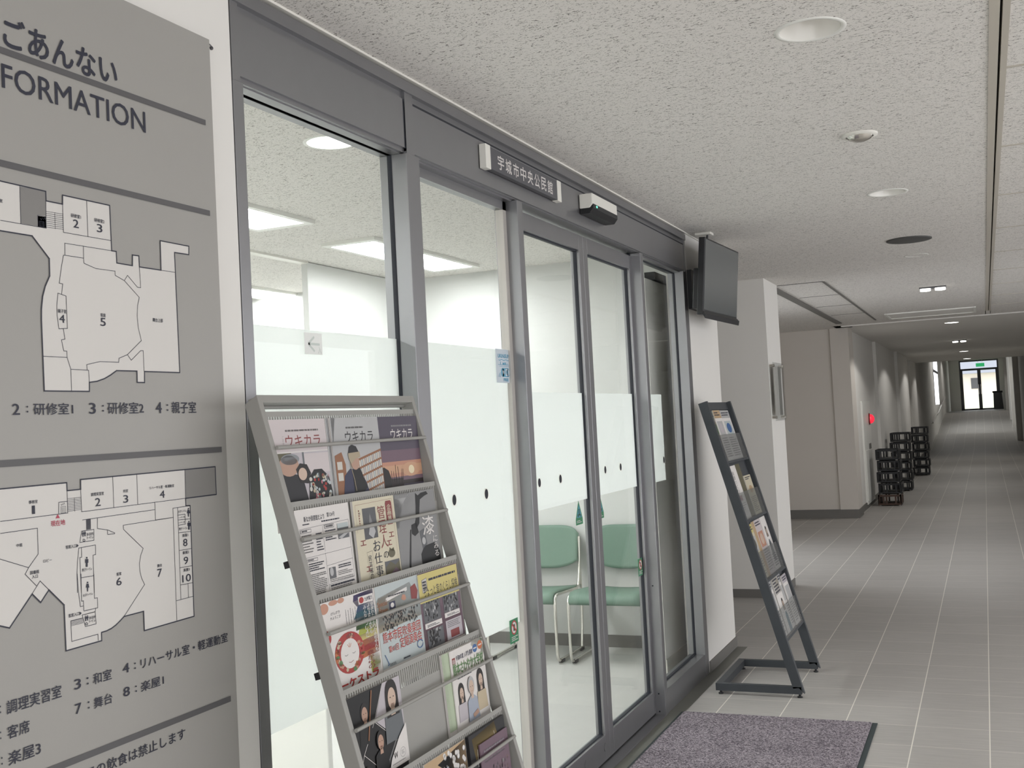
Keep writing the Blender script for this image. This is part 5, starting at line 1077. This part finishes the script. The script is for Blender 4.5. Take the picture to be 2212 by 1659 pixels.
MB().tube([(-.2, 59.95, 3.30), (-.2, 59.95, 3.55)], .008, 'chrome', 8).tube([(0, 59.95, 3.30), (0, 59.95, 3.55)], .008, 'chrome', 8).build('hanger', ex)

# ------------------------------------------------------------------ stacks of black slatted crates along the corridor wall
def crate(loc, L, W, H, col='black_plastic'):
    t = thing('slatted_crate', '', 'crate', loc)
    x, y, z = loc
    MB().box(x-W/2, x+W/2, y-L/2, y+L/2, z+.012, z+.035, col).build('base', t, bevel=.003)
    rim = sl = MB()
    for dx in (-W/2, W/2-.02): rim.box(x+dx, x+dx+.02, y-L/2, y+L/2, z+H-.03, z+H-.004, col)
    for dy in (-L/2, L/2-.02): rim.box(x-W/2, x+W/2, y+dy, y+dy+.02, z+H-.03, z+H-.004, col)
    for dy in (-L/2, L/2-.012):
        for k in (0, .22, .36, .78, 1): xx = x-W/2+(W-.022)*k; sl.box(xx, xx+.022, y+dy, y+dy+.012, z+.035, z+H-.03, col)
    for dx in (-W/2, W/2-.012):
        for k in range(7): yy = y-L/2+(L-.03)*k/6; sl.box(x+dx, x+dx+.012, yy, yy+.03, z+.035, z+H-.03, col)
    sl.build('lattice', t)
    for dx in (-W/2+.03, W/2-.03):
        for dy in (-L/2+.03, L/2-.03): MB().lathe((x+dx, y+dy, z), [(0, 0), (.016, 0), (.016, .012), (0, .012)], 'alu_light', 10).build('foot', t)
    return t
ORD = ['lowest', 'second from the floor', 'third from the floor', 'fourth from the floor', 'fifth from the floor']
STK = [(-1.315, 16.45, 'nearest stack, beside the hydrant cabinet', 5), (-1.33, 19.2, 'middle stack of the three', 6), (-1.235, 23.2, 'farthest stack of the three', 6)]
first = {}; CH = .160
for si, (x, y, lab, n) in enumerate(STK):
    for k in range(n):
        key = 'b' if (si == 0 and k == 0) else 'a'
        loc = (x+(.012 if k % 2 else 0), y+(.02 if k % 2 else 0), CH*k)
        if key not in first: first[key] = t = crate(loc, .46, .31, CH, 'brown_plastic' if key == 'b' else 'black_plastic')
        else: t = copy_tree(first[key]); t.location = loc
        tag(t, ('dark brown' if key == 'b' else 'black')+' slatted crate, '+('topmost' if k == n-1 else ORD[k])+' of the '+lab, 'crate', 'slatted crates stacked along the corridor wall')
